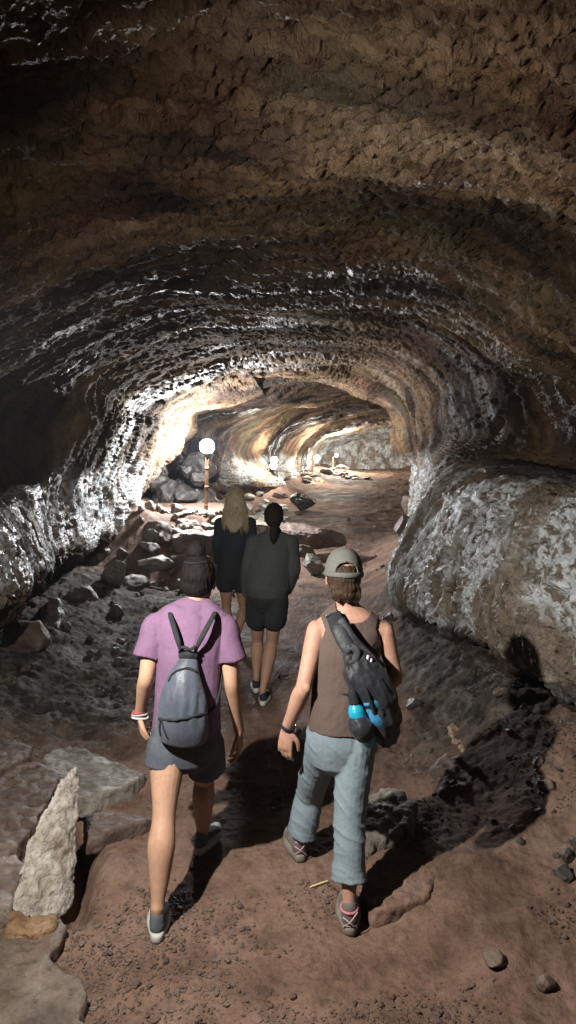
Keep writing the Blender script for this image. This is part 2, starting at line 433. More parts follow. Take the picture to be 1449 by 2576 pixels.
# ------------------------------------------------------------------ cave shell
SEC = [
    # Y, then points from the left foot of the wall, over the vault, to the right foot
    (-3.5, [(-2.2, -.3), (-2.3, .3), (-2.2, .8), (-2.2, 1.1), (-2.3, 1.4), (-2.4, 1.8), (-2.3, 2.4), (-2.0, 2.9), (-1.1, 3.3), (0, 3.4), (1.1, 3.3), (2.0, 2.9), (2.3, 2.4), (2.4, 1.9), (2.3, 1.5), (2.2, 1.1), (2.2, .8), (2.3, .3), (2.2, -.3)]),
    (0.0, [(-2.7, -.3), (-2.8, .3), (-2.6, .85), (-2.6, 1.15), (-2.7, 1.5), (-2.9, 1.9), (-2.8, 2.6), (-2.4, 3.2), (-1.3, 3.75), (0, 3.9), (1.3, 3.75), (2.4, 3.2), (2.8, 2.6), (2.9, 2.0), (2.7, 1.6), (2.4, 1.2), (2.4, .75), (2.7, .35), (2.7, -.3)]),
    (3.0, [(-2.9, -.3), (-3.0, .3), (-2.5, .85), (-2.45, 1.15), (-2.6, 1.5), (-3.0, 1.8), (-2.9, 2.6), (-2.5, 3.15), (-1.3, 3.72), (0, 3.85), (1.3, 3.7), (2.4, 3.15), (2.9, 2.65), (3.2, 1.75), (2.5, 1.72), (2.15, 1.25), (2.15, .75), (2.3, .35), (2.35, -.3)]),
    (4.15, [(-2.8, -.3), (-2.75, .35), (-2.2, .87), (-2.2, 1.15), (-2.4, 1.5), (-3.0, 1.75), (-2.95, 2.55), (-2.4, 3.1), (-1.3, 3.62), (0, 3.75), (1.3, 3.6), (2.35, 3.08), (3.1, 2.7), (3.4, 1.72), (2.25, 1.78), (1.76, 1.25), (1.74, .72), (1.98, .35), (2.05, -.3)]),
    (5.2, [(-2.8, -.3), (-2.7, .35), (-2.12, .88), (-2.12, 1.15), (-2.35, 1.48), (-3.1, 1.7), (-3.1, 2.5), (-2.4, 3.05), (-1.3, 3.55), (0, 3.66), (1.3, 3.55), (2.3, 3.0), (3.2, 2.7), (3.7, 1.72), (2.15, 1.80), (1.58, 1.25), (1.5, .68), (1.80, .32), (1.9, -.3)]),
    (6.5, [(-3.0, -.3), (-2.9, .35), (-2.42, .82), (-2.48, 1.14), (-2.70, 1.50), (-3.3, 1.62), (-3.35, 2.45), (-2.45, 2.95), (-1.3, 3.48), (0, 3.58), (1.3, 3.5), (2.25, 2.98), (2.9, 2.7), (3.4, 1.78), (1.85, 1.82), (1.32, 1.15), (1.24, .58), (1.60, .26), (1.75, -.3)]),
    (7.5, [(-3.1, -.3), (-3.05, .35), (-2.64, .78), (-2.70, 1.12), (-2.86, 1.56), (-3.2, 1.75), (-3.25, 2.4), (-2.5, 2.9), (-1.3, 3.44), (0, 3.54), (1.3, 3.46), (2.2, 2.95), (2.45, 2.65), (2.45, 2.05), (1.70, 1.84), (1.14, .92), (1.12, .45), (1.6, .2), (1.7, -.3)]),
    (8.6, [(-3.2, -.3), (-3.15, .35), (-2.74, .74), (-2.76, 1.10), (-2.82, 1.58), (-2.62, 1.98), (-2.42, 2.4), (-2.4, 2.85), (-1.3, 3.4), (0, 3.5), (1.3, 3.42), (2.05, 2.95), (2.12, 2.6), (2.15, 2.2), (1.84, 1.82), (1.40, .95), (1.34, .42), (1.6, .15), (1.7, -.3)]),
    (10.0, [(-3.2, -.3), (-3.15, .35), (-2.76, .72), (-2.72, 1.10), (-2.64, 1.60), (-2.46, 1.97), (-2.25, 2.4), (-2.25, 2.8), (-1.3, 3.25), (0, 3.46), (1.3, 3.4), (2.0, 2.95), (2.05, 2.6), (2.1, 2.2), (2.0, 1.8), (1.76, 1.0), (1.75, .45), (1.95, .15), (2.0, -.3)]),
    (11.0, [(-3.2, -.3), (-3.1, .4), (-2.72, .73), (-2.66, 1.08), (-2.58, 1.54), (-2.40, 1.95), (-2.22, 2.4), (-2.12, 2.76), (-1.25, 3.15), (0, 3.42), (1.25, 3.38), (1.85, 3.0), (2.0, 2.62), (2.05, 2.25), (2.12, 1.8), (2.02, 1.05), (2.0, .5), (2.15, .15), (2.2, -.3)]),
    (12.0, [(-3.1, -.3), (-3.0, .4), (-2.62, .75), (-2.58, 1.08), (-2.50, 1.50), (-2.30, 1.92), (-2.12, 2.4), (-2.0, 2.75), (-1.18, 3.04), (.05, 3.38), (1.15, 3.35), (1.75, 3.04), (1.99, 2.62), (2.05, 2.28), (2.23, 1.8), (2.25, 1.15), (2.25, .52), (2.35, .15), (2.4, -.3)]),
    (12.3, [(-3.1, -.3), (-3.0, .4), (-2.58, .75), (-2.56, 1.08), (-2.47, 1.48), (-2.27, 1.92), (-2.09, 2.4), (-1.96, 2.75), (-1.15, 3.0), (.1, 3.36), (1.1, 3.34), (1.7, 3.05), (2.0, 2.62), (2.06, 2.28), (2.28, 1.8), (2.32, 1.2), (2.3, .55), (2.4, .15), (2.4, -.3)]),
    (12.6, [(-3.8, -.3), (-3.8, .4), (-3.4, .78), (-3.0, 1.08), (-2.41, 1.58), (-2.23, 1.92), (-2.04, 2.4), (-1.92, 2.75), (-1.12, 2.97), (.15, 3.35), (1.05, 3.33), (1.66, 3.06), (2.01, 2.62), (2.07, 2.28), (2.31, 1.8), (2.38, 1.25), (2.36, .57), (2.45, .15), (2.45, -.3)]),
    (13.1, [(-4.0, -.3), (-4.0, .4), (-3.9, .84), (-3.8, 1.15), (-2.9, 1.66), (-2.10, 1.94), (-1.95, 2.38), (-1.85, 2.75), (-1.1, 2.92), (.2, 3.33), (1.0, 3.32), (1.6, 3.08), (2.03, 2.62), (2.1, 2.28), (2.36, 1.8), (2.46, 1.3), (2.45, .6), (2.5, .15), (2.5, -.3)]),
    (13.8, [(-4.0, -.3), (-4.0, .4), (-4.0, .9), (-3.95, 1.25), (-3.7, 1.7), (-2.75, 2.0), (-1.82, 2.36), (-1.74, 2.76), (-1.05, 2.88), (.2, 3.32), (1.0, 3.33), (1.7, 3.11), (2.22, 2.65), (2.35, 2.3), (2.6, 1.8), (2.7, 1.3), (2.7, .6), (2.7, .15), (2.7, -.3)]),
    (14.4, [(-4.0, -.3), (-4.0, .4), (-4.0, .9), (-3.95, 1.25), (-3.8, 1.7), (-3.3, 2.08), (-2.5, 2.46), (-1.70, 2.80), (-1.0, 2.92), (.25, 3.35), (1.1, 3.40), (1.9, 3.15), (2.5, 2.68), (2.65, 2.3), (2.85, 1.8), (2.95, 1.3), (2.95, .65), (2.95, .15), (2.95, -.3)]),
    (15.2, [(-4.0, -.3), (-4.0, .4), (-4.0, .9), (-3.95, 1.3), (-3.8, 1.7), (-3.5, 2.15), (-2.9, 2.62), (-2.0, 2.95), (-1.0, 3.05), (.3, 3.4), (1.2, 3.45), (2.1, 3.2), (2.8, 2.7), (3.0, 2.3), (3.1, 1.8), (3.2, 1.3), (3.2, .7), (3.2, .15), (3.2, -.3)]),
    (17.5, [(-3.7, -.3), (-3.6, .4), (-3.6, .9), (-3.5, 1.3), (-3.4, 1.7), (-3.2, 2.15), (-2.8, 2.7), (-1.9, 3.1), (-.9, 3.25), (.5, 3.55), (1.6, 3.6), (2.8, 3.25), (3.6, 2.7), (3.8, 2.3), (3.9, 1.8), (4, 1.3), (4, .7), (4, .15), (4, -.3)]),
    (21.0, [(-2.3, -.3), (-2.2, .4), (-2.2, .9), (-2.2, 1.3), (-2.2, 1.7), (-2.1, 2.1), (-1.9, 2.6), (-1.4, 3.05), (-.3, 3.4), (1.1, 3.65), (2.3, 3.7), (3.5, 3.3), (4.2, 2.8), (4.5, 2.3), (4.6, 1.8), (4.6, 1.3), (4.6, .7), (4.6, .15), (4.6, -.3)]),
    (23.6, [(-.3, -.3), (-.1, .4), (0.05, .8), (-.25, 1.2), (-.75, 1.6), (-.92, 1.95), (-.55, 2.5), (-.2, 2.9), (.5, 3.35), (1.7, 3.7), (3.0, 3.75), (4.2, 3.3), (4.9, 2.8), (5.1, 2.3), (5.2, 1.8), (5.2, 1.3), (5.2, .7), (5.2, .15), (5.2, -.3)]),
    (27.0, [(-.8, -.2), (-.75, .4), (-.7, .8), (-.7, 1.2), (-.7, 1.6), (-.6, 2.0), (-.3, 2.55), (.2, 3.0), (1.2, 3.45), (2.5, 3.7), (3.9, 3.7), (5.1, 3.3), (5.8, 2.8), (6.1, 2.3), (6.2, 1.8), (6.2, 1.3), (6.2, .7), (6.2, .2), (6.2, -.2)]),
    (32.0, [(.7, -.1), (.75, .4), (.8, .75), (.75, 1.1), (.72, 1.5), (.84, 1.95), (1.3, 2.5), (1.7, 2.85), (2.5, 3.3), (3.8, 3.6), (5.2, 3.6), (6.4, 3.2), (7.0, 2.8), (7.3, 2.3), (7.4, 1.8), (7.4, 1.3), (7.4, .8), (7.4, .3), (7.4, -.1)]),
    (36.0, [(.9, 0), (.9, .5), (.9, .8), (.9, 1.2), (1.0, 1.6), (1.1, 2.0), (1.5, 2.55), (2.2, 2.95), (3.2, 3.3), (4.6, 3.55), (6.2, 3.5), (7.3, 3.1), (7.8, 2.8), (8.0, 2.3), (8.1, 1.8), (8.1, 1.3), (8.1, .8), (8.1, .4), (8.1, 0)]),
    (42.0, [(1.5, .1), (1.5, .5), (1.5, .9), (1.5, 1.3), (1.6, 1.7), (1.8, 2.1), (2.4, 2.6), (3.1, 2.9), (4.1, 3.15), (5.4, 3.3), (6.9, 3.25), (7.9, 2.95), (8.5, 2.7), (8.8, 2.3), (8.9, 1.9), (8.9, 1.5), (8.9, 1.0), (8.9, .5), (8.9, .1)]),
    (45.0, [(2.2, .2), (2.2, .5), (2.2, .8), (2.2, 1.2), (2.3, 1.6), (2.6, 1.9), (3.1, 2.3), (3.7, 2.5), (4.5, 2.7), (5.6, 2.8), (6.7, 2.75), (7.5, 2.5), (8.0, 2.3), (8.2, 2.0), (8.3, 1.7), (8.3, 1.4), (8.3, 1.0), (8.3, .5), (8.3, .2)]),
    (46.4, [(2.0, .2), (2.0, .5), (2.0, .8), (2.0, 1.2), (2.1, 1.6), (2.4, 2.0), (3.0, 2.5), (3.6, 2.8), (4.5, 3.0), (5.6, 3.1), (6.7, 3.05), (7.6, 2.8), (8.2, 2.5), (8.4, 2.1), (8.5, 1.7), (8.5, 1.4), (8.5, 1.0), (8.5, .5), (8.5, .2)]),
]
SY = np.array([s[0] for s in SEC]); SP = np.array([s[1] for s in SEC])


def yrows():
    ys = list(np.arange(-3.5, 1.2, .09))
    y = 1.2
    while y < 46.4:
        ys.append(y); y += max(.013, .0044 * y)
    ys.append(46.4)
    return np.array(ys)


def sections(ys, ncol):
    S = pchip(SY, SP, ys)                               # rows, 19, 2
    seglen = np.linalg.norm(np.diff(SP[2:12], axis=1), axis=2).mean(0) + .05
    cum = np.concatenate([[0], np.cumsum(seglen)]); cum /= cum[-1]
    t = np.interp(np.linspace(0, 1, ncol), cum, np.arange(19))
    i = np.clip(np.floor(t).astype(int), 0, 17); f = (t - i)[None, :, None]
    E = np.concatenate([2 * S[:, :1] - S[:, 1:2], S, 2 * S[:, -1:] - S[:, -2:-1]], 1)
    p0, p1, p2, p3 = E[:, i], E[:, i + 1], E[:, i + 2], E[:, i + 3]
    Q = .5 * (2 * p1 + (p2 - p0) * f + (2 * p0 - 5 * p1 + 4 * p2 - p3) * f * f + (3 * p1 - p0 - 3 * p2 + p3) * f ** 3)
    return Q, t


def build_cave():
    ys = yrows(); ncol = 980
    Q, t = sections(ys, ncol)
    r = len(ys)
    Pn = np.empty((r, ncol, 3))
    Pn[..., 0] = Q[..., 0]; Pn[..., 2] = Q[..., 1]; Pn[..., 1] = ys[:, None]
    ds = np.linalg.norm(np.diff(Q, axis=1), axis=2)
    s = np.concatenate([np.zeros((r, 1)), np.cumsum(ds, 1)], 1)
    mid = int(np.argmin(abs(t - 9)))
    s = s - s[:, mid:mid + 1]
    Yg = np.repeat(ys[:, None], ncol, 1)
    # arc length along the tube, so that walls that turn to face along it are not stretched
    dl = np.sqrt(np.diff(ys)[:, None] ** 2 + (np.diff(Q, axis=0) ** 2).sum(2))
    l = np.concatenate([np.zeros((1, ncol)), np.cumsum(dl, 0)], 0)
    l = .5 * l + .5 * (Yg + 3.5)
    du = np.gradient(Pn, axis=1); dv = np.gradient(Pn, axis=0)
    N = np.cross(du, dv); N /= np.linalg.norm(N, axis=2)[..., None] + 1e-9
    # inward: towards the tube's axis
    ax = np.array([0, 0, 2.0]); ctr = Q.mean(1)
    toc = np.stack([ctr[:, None, 0] - Q[..., 0], np.zeros_like(s), 1.8 - Q[..., 1]], -1)
    sg = np.sign((N * toc).sum(2).mean()); N *= sg
    X = s; Z = l
    wx = X + .35 * fbm2(X * .5, Z * .5, 3, 5); wz = Z + .30 * fbm2(X * .45, Z * .6, 3, 9)
    far = sstep(9, 13, Yg)
    calm = 1 - .75 * np.exp(-((Yg - 13.0) / 1.3) ** 2) * (t[None, :] < 8.5)
    d = (.10 + .10 * far) * calm * fbm2(wx * .40, wz * .55, 3, 1) + .10 * far * calm * fbm2(wx * .8 + .5 * wz, wz * .7 - .3 * wx, 3, 2)
    # rings of flow lines left by falling lava levels, broken up
    fl = fbm2(wx * .32, wz * 1.7, 3, 21)
    d += .030 * fl
    rid = 1 - np.abs(fbm2(wx * .9, wz * 3.2, 3, 31)) * 1.6
    d += .018 * np.clip(rid, 0, 1) ** 2
    # peeled plates: terraces with sharp edges
    tv = fbm2(wx * .42 + 4, wz * .85, 4, 41, .45) * 2.6
    ft = tv - np.floor(tv)
    terr = np.floor(tv) + sstep(.80, .97, ft)
    mask = sstep(-.15, .25, fbm2(X * .35, Z * .4, 2, 51))
    d += .042 * (terr - tv * .7) * (.25 + .75 * mask)
    # drips and pits
    pale0 = ((t > 2.2) & (t < 4.5) | (t > 13.7) & (t < 16.3)).astype(float)[None, :] * .8
    w1, w2 = worley2(wx * 6.0, wz * 8.5, 61, True)
    near = 1 - sstep(9, 16, Yg)
    d += (.013 * (.5 - w1)) * (.35 + .65 * sstep(-.2, .3, fbm2(X * .7, Z * .8, 2, 71)))
    pit = worley2(wx * 3.1 + 9, wz * 4.6, 81)
    pm = sstep(.05, .35, fbm2(X * .6, Z * .7, 3, 91))
    d -= .055 * (1 - sstep(.12, .36, pit)) * pm
    pit = worley2(wx * 8.5 + 2, wz * 11.0, 83)
    pm = sstep(-.15, .25, fbm2(X * .9, Z * 1.0, 3, 93))
    d -= .034 * (1 - sstep(.10, .40, pit)) * pm * near
    pit = worley2(wx * 6.5 + 7, wz * 8.0, 84)
    d -= .055 * (1 - sstep(.07, .26, pit)) * sstep(-.3, .1, fbm2(X * .8 + 3, Z * .9, 3, 94)) * near * (1 - pale0)
    kn = worley2(X * 15, Z * 19, 85)
    d += .006 * (.45 - kn) * near
    rg = 1 - np.abs(fbm2(wx * 5.5, wz * 7.5, 4, 87, .6)) * 1.7
    d += .034 * np.clip(rg, -.5, 1) * (.25 + .75 * (1 - sstep(3.2, 6.5, Yg)))
    fine = 1 - .55 * sstep(4, 7, Yg)
    d += .020 * fine * fbm2(X * 8, Z * 11, 3, 101) + .012 * fbm2(X * 26, Z * 32, 2, 111)
    d += .010 * sstep(3, 6, Yg) * fbm2(wx * 2.2, wz * 15, 3, 115)
    # drop folds: vertical streaks on the walls
    wall = sstep(2.1, 2.9, abs(t - 9))[None, :]
    d += .020 * wall * fbm2(X * 1.1, Z * 9.0, 3, 121)
    d -= .6 * (.013 * (.5 - w1)) * pale0
    # cracks through the lightened zone of the side walls
    side = np.maximum(sstep(2.0, 2.4, t) * (1 - sstep(4.2, 4.8, t)), sstep(13.4, 14, t) * (1 - sstep(16, 16.4, t)))[None, :]
    k1, k2 = worley2(X * .75 + .25 * fbm2(X * 2.2, Z * 2.2, 4, 151), Z * .55 + .25 * fbm2(X * 2.2 + 5, Z * 2.2, 4, 152), 153, True)
    ck = fbm2(X * .8, Z * .8, 2, 154)
    d -= .075 * side * (1 - sstep(.0, .035 + .02 * ck, k2 - k1)) * sstep(-.25, .1, ck)
    # the broken rock low on both sides and in the far recess
    low = ((t < 2.0) | (t > 16.2)).astype(float)[None, :]
    rec = sstep(12.4, 13.4, Yg + .8 * (2.0 - Q[..., 1])) * (1 - sstep(20, 22.5, Yg)) * (t < 5.5).astype(float)[None, :]
    rough = np.maximum(low * .8, rec)
    c1, c2 = worley2(X * 2.1 + .5 * fbm2(X * 2, Z * 2, 2, 3), Z * 1.7, 131, True)
    d += rough * (.16 * (.45 - c1) - .10 * (1 - sstep(.0, .14, c2 - c1)))
    Pn += N * d[..., None]
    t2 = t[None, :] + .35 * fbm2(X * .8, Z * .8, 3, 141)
    pale = np.maximum(sstep(2.0, 2.3, t2) * (1 - sstep(4.0, 4.9, t2)), sstep(13.4, 14.2, t2) * (1 - sstep(16.2, 16.6, t2)))  # lower side walls, lightened to stand in for lamp light
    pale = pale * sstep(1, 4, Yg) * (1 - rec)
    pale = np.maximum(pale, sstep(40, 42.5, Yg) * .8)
    alc = sstep(4.2, 4.5, t2) * (1 - sstep(6.2, 6.8, t2)) * (1 - sstep(7.9, 8.5, Yg + .4 * fbm2(X, Z, 2, 145)))  # alcoves, recess and wall feet that get the painted shade
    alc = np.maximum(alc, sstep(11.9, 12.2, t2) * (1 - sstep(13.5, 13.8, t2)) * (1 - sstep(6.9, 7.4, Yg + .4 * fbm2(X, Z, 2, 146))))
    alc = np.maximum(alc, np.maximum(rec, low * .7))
    uv = np.stack([X, Z], -1).reshape(-1, 2)
    F = grid_faces(r, ncol)
    if sg > 0: F = F[:, ::-1]
    o = mesh_np('cave_wall', Pn.reshape(-1, 3), F, M['cave'], True, uv)
    a = o.data.attributes.new('crust_lit', 'FLOAT', 'POINT'); a.data.foreach_set('value', pale.astype(np.float32).ravel())
    a = o.data.attributes.new('recess_shade', 'FLOAT', 'POINT'); a.data.foreach_set('value', np.broadcast_to(alc, pale.shape).astype(np.float32).ravel())
    tag(o, kind='structure')
    return o


build_cave()


def build_end():
    # the pale curtain of flowstone where the tunnel turns away to the right
    xs = np.linspace(.6, 10.2, 420); zs = np.linspace(-.2, 3.6, 190)
    X, Z = np.meshgrid(xs, zs)
    Yw = 45.0 - .075 * (X - 6.2) ** 2 * .5 + .35 * fbm2(X * .5, Z * .35, 3, 501)
    cur = X + .35 * Z + .3 * fbm2(X * .6, Z * .5, 2, 503)
    Yw -= .22 * (1 - np.abs(np.sin(cur * 1.9))) ** 1.5 * sstep(.9, 1.5, Z)
    Yw -= .35 * (1 - sstep(1.05, 1.25, Z + .18 * fbm2(X * 1.6, Z * 0, 3, 505))) * .6
    Yw += .10 * fbm2(X * 3.5, Z * 1.6, 4, 507) - .4 * sstep(2.3, 3.2, Z)
    V = np.stack([X, Yw, Z], -1).reshape(-1, 3)
    o = mesh_np('cave_end_wall', V, grid_faces(len(zs), len(xs)), M['cave'], True, np.stack([Z * 1.2, X], -1).reshape(-1, 2))
    a = o.data.attributes.new('crust_lit', 'FLOAT', 'POINT'); a.data.foreach_set('value', np.full(X.size, .85, np.float32))
    tag(o, kind='structure')


build_end()


# ------------------------------------------------------------------ floor
def floor_material():
    m, nt, b = new_mat('trodden_dirt')
    ps = nd(nt, 'ShaderNodeNewGeometry').outputs['Position']
    n1 = noise_n(nt, ps, .9, 6, .6, .4)
    n2 = noise_n(nt, ps, 7, 8, .68)
    n3 = noise_n(nt, ps, 45, 5, .7)
    c = ramp(nt, n1, [(.32, (.080, .048, .036)), (.48, (.152, .093, .068)), (.66, (.205, .137, .106))])
    c = mix_n(nt, .8, c, ramp(nt, n2, [(.32, .45), (.5, 1.0), (.7, 1.2)]), 'MULTIPLY')
    c = mix_n(nt, .6, c, ramp(nt, n3, [(.32, .35), (.45, 1.0), (.7, 1.3)]), 'MULTIPLY')
    # crust of bare grey lava left of the path
    at = nd(nt, 'ShaderNodeAttribute', attribute_name='crust_lit')
    g = ramp(nt, noise_n(nt, ps, 5, 8, .7, .5), [(.36, (.012, .010, .009)), (.5, (.045, .036, .030)), (.66, (.14, .12, .10))])
    c = mix_n(nt, at.outputs['Fac'], c, g)
    b.inputs['Specular IOR Level'].default_value = .14
    nt.links.new(c, b.inputs['Base Color'])
    nt.links.new(ramp(nt, noise_n(nt, ps, 2.4, 5, .6), [(.4, .95), (.66, .7)]), b.inputs['Roughness'])
    nb = bump_n(nt, noise_n(nt, ps, 24, 6, .65), .02, .7)
    nb = bump_n(nt, noise_n(nt, ps, 120, 4, .65), .006, .8, nb)
    nt.links.new(nb, b.inputs['Normal'])
    return m


FY = [-4, 8, 14, 24, 32, 40, 47]; FZ = [0, 0, .06, .30, .52, .72, .85]
_XL = (SY, SP[:, 0, 0]); _XR = (SY, SP[:, 18, 0])


def floor_z(X, Yv, detail=True):
    X = np.asarray(X, float); Yv = np.asarray(Yv, float)
    z = np.interp(Yv, FY, FZ)
    # banks against the walls
    xl = np.interp(Yv, *_XL); xr = np.interp(Yv, *_XR)
    bl = sstep(-.2, 1.15, -(X - xl - 1.25)) * (.26 * sstep(2.5, 5, Yv) + .08)
    br = sstep(-.2, 1.0, X - (xr - 1.05)) * (.22 + .18 * sstep(1.5, 4, Yv))
    z = z + bl + br
    # the heap the nearest lamp stands on
    hx = sstep(0, .7, -(X + .35)) * sstep(10.7, 12.0, Yv + .5 * np.clip(-X - 1.4, 0, 1)) * (1 - sstep(14, 20, Yv))
    z = z + .88 * hx
    z = z + .35 * np.exp(-((X + .15) / .8) ** 2 - ((Yv - 22.8) / 1.6) ** 2) + .25 * np.exp(-((X - 1.3) / .7) ** 2 - ((Yv - 31) / 1.8) ** 2)
    z = z + .30 * np.exp(-((X - 2.9) / .9) ** 2 - ((Yv - 39.5) / 1.6) ** 2)
    if detail:
        path = np.exp(-((X - (.02 + .10 * np.clip(Yv - 8, 0, 30))) / (.75 + .03 * Yv)) ** 2)
        rgh = 1 - .88 * path
        crust_lit = crust_mask(X, Yv)
        z = z + .05 * fbm2(X * .8, Yv * .7, 3, 201)
        z = z + rgh * .05 * fbm2(X * 2.2, Yv * 2.0, 4, 211)
        w1, w2 = worley2(X * 4.5 + .4 * fbm2(X * 3, Yv * 3, 2, 4), Yv * 4.5, 221, True)
        z = z + (rgh * .30 + crust_lit * .25) * .045 * (.5 - w1)
        z = z + crust_lit * .020 * fbm2(X * 13, Yv * 13, 3, 231)
        w = worley2(X * 16, Yv * 16, 241)
        z = z + .055 * np.exp(-((X - .95 - .3 * (2.75 - Yv)) / .30) ** 2 - ((Yv - 2.75) / .42) ** 2)
        tr = np.exp(-((X + .97 + .22 * (Yv - 2.95)) / .075) ** 2) * sstep(2.85, 3.05, Yv) * (1 - sstep(3.7, 4.0, Yv))
        z = z - .17 * tr
        peb = sstep(.0, .4, fbm2(X * 1.3, Yv * 1.3, 3, 251))
        z = z + .007 * (.45 - w) * (.25 + .75 * peb)
        z = z + .006 * fbm2(X * 26, Yv * 26, 2, 261)
    return z


def crust_mask(X, Yv):
    a = sstep(.0, .7, -(X + .55 + .0 * Yv) + .5 * fbm2(X * 1.2, Yv * 1.0, 3, 301)) * sstep(4.2, 5.2, Yv) * (1 - sstep(9.5, 11.5, Yv))
    bm = sstep(.0, .6, X - .75 + .4 * fbm2(X * 1.4, Yv * 1.2, 3, 311)) * sstep(4.0, 4.9, Yv) * (1 - sstep(7.5, 9, Yv))
    g = sstep(.05, .4, fbm2(X * .8, Yv * .9, 3, 321)) * .55 * sstep(3.9, 5.5, Yv) * (1 - sstep(11, 13, Yv))
    return np.clip(np.maximum(np.maximum(a, bm), g), 0, 1)


def build_floor():
    ys = [-3.4]; y = -3.4
    while y < 45.8:
        y += .08 if y < 1.2 else max(.011, .0036 * y)
        ys.append(y)
    ys = np.array(ys); nc = 520
    xl = np.interp(ys, *_XL) - .45; xr = np.interp(ys, *_XR) + .45
    u = np.linspace(0, 1, nc)
    X = xl[:, None] + (xr - xl)[:, None] * u[None]
    Yg = np.repeat(ys[:, None], nc, 1)
    Z = floor_z(X, Yg)
    V = np.stack([X, Yg, Z], -1).reshape(-1, 3)
    o = mesh_np('cave_floor', V, grid_faces(len(ys), nc), floor_material(), True)
    a = o.data.attributes.new('crust_lit', 'FLOAT', 'POINT')
    a.data.foreach_set('value', crust_mask(X, Yg).astype(np.float32).ravel())
    tag(o, kind='structure')


build_floor()


def fz(x, y):
    return float(floor_z(np.array([x]), np.array([y]))[0])
# ------------------------------------------------------------------ world, lamps, camera
w = bpy.data.worlds.new('World'); bpy.context.scene.world = w; w.use_nodes = True
w.node_tree.nodes['Background'].inputs[0].default_value = (.5, .6, .8, 1)
w.node_tree.nodes['Background'].inputs[1].default_value = 0.0      # no daylight reaches this deep


def lamp_mat(name, col, power):
    m, nt, b = new_mat(name)
    b.inputs['Base Color'].default_value = (.8, .8, .8, 1)
    b.inputs['Emission Color'].default_value = (*col, 1); b.inputs['Emission Strength'].default_value = power
    return m


def light(name, kind, loc, power, col, target=None, size=.05, cone=160, blend=.3, par=None):
    l = bpy.data.lights.new(name, kind); l.energy = power; l.color = col; l.shadow_soft_size = size
    if kind == 'SPOT': l.spot_size = R(cone); l.spot_blend = blend
    o = bpy.data.objects.new(name, l); C.objects.link(o); o.location = loc
    if target is not None:
        o.rotation_euler = (Vector(target) - Vector(loc)).to_track_quat('-Z', 'Y').to_euler()
    if par: parent(o, par)
    return o


LAMPS = [
    # base px, top px, depth
    ((518, 1290), (521, 1125), 12.4),
    ((672, 1262), (676, 1172), 23.0),
    ((783, 1213), (788, 1153), 31.0),
    ((836, 1190), (838, 1148), 39.0),
]
light('lamp_beam', 'POINT', P(692, 1137, 22.2), 330, (1, .94, .82), size=.05)
light('lamp_beam', 'POINT', P(803, 1128, 29.8), 480, (1, .94, .82), size=.05)
light('lamp_beam', 'POINT', P(856, 1118, 38.5), 2000, (1, .94, .82), size=.06)
light('lamp_beam', 'SPOT', (-1.05, 1.80, 2.42), 960, (1, .95, .87), target=(.9, 4.2, .75), size=.03, cone=166, blend=1.0)

cam = bpy.data.cameras.new('camera'); co = bpy.data.objects.new('camera', cam); C.objects.link(co)
co.location = CAM; co.rotation_euler = (PI / 2 - TILT, 0, 0)
cam.sensor_fit = 'VERTICAL'; cam.sensor_height = 36; cam.sensor_width = 36; cam.lens = F_PX / 2576 * 36
cam.clip_start = .05; cam.clip_end = 200
sc = bpy.context.scene
sc.camera = co
sc.view_settings.view_transform = 'Standard'; sc.view_settings.look = 'None'
sc.view_settings.exposure = .12; sc.view_settings.gamma = 1
sc.cycles.max_bounces = 6; sc.cycles.diffuse_bounces = 1
sc.cycles.sample_clamp_indirect = 3
# ------------------------------------------------------------------ people
def skin_material(name, a, b_):
    m, nt, b = new_mat(name)
    ps = nd(nt, 'ShaderNodeNewGeometry').outputs['Position']
    c = mix_n(nt, ramp(nt, noise_n(nt, ps, 9, 5, .6), [(.35, 0.0), (.65, 1.0)]), a, b_)
    c = mix_n(nt, .35, c, ramp(nt, noise_n(nt, ps, 55, 4, .65), [(.3, .62), (.6, 1.1)]), 'MULTIPLY')
    nt.links.new(c, b.inputs['Base Color'])
    b.inputs['Roughness'].default_value = .6
    b.inputs['Specular IOR Level'].default_value = .3
    b.inputs['Subsurface Weight'].default_value = .08
    b.inputs['Subsurface Radius'].default_value = (.012, .005, .003)
    b.inputs['Subsurface Scale'].default_value = 1.0
    nt.links.new(bump_n(nt, noise_n(nt, ps, 160, 3, .6), .0015, .6), b.inputs['Normal'])
    return m


def cloth_material(name, a, b_, scale=5, weave=420, rough=.9, sheen=.0, wr=.006):
    m, nt, b = new_mat(name)
    ps = nd(nt, 'ShaderNodeTexCoord').outputs['Object']
    n = noise_n(nt, ps, scale, 6, .6)
    c = mix_n(nt, ramp(nt, n, [(.35, 0.0), (.65, 1.0)]), a, b_)
    c = mix_n(nt, .4, c, ramp(nt, noise_n(nt, ps, 140, 3, .6), [(.3, .7), (.6, 1.1)]), 'MULTIPLY')
    nt.links.new(c, b.inputs['Base Color'])
    b.inputs['Roughness'].default_value = rough
    b.inputs['Specular IOR Level'].default_value = .25
    b.inputs['Sheen Weight'].default_value = sheen
    nb = bump_n(nt, noise_n(nt, ps, 22, 4, .6, .8), wr, .6)
    nb = bump_n(nt, noise_n(nt, ps, weave, 2, .5), .001, .6, nb)
    nt.links.new(nb, b.inputs['Normal'])
    return m


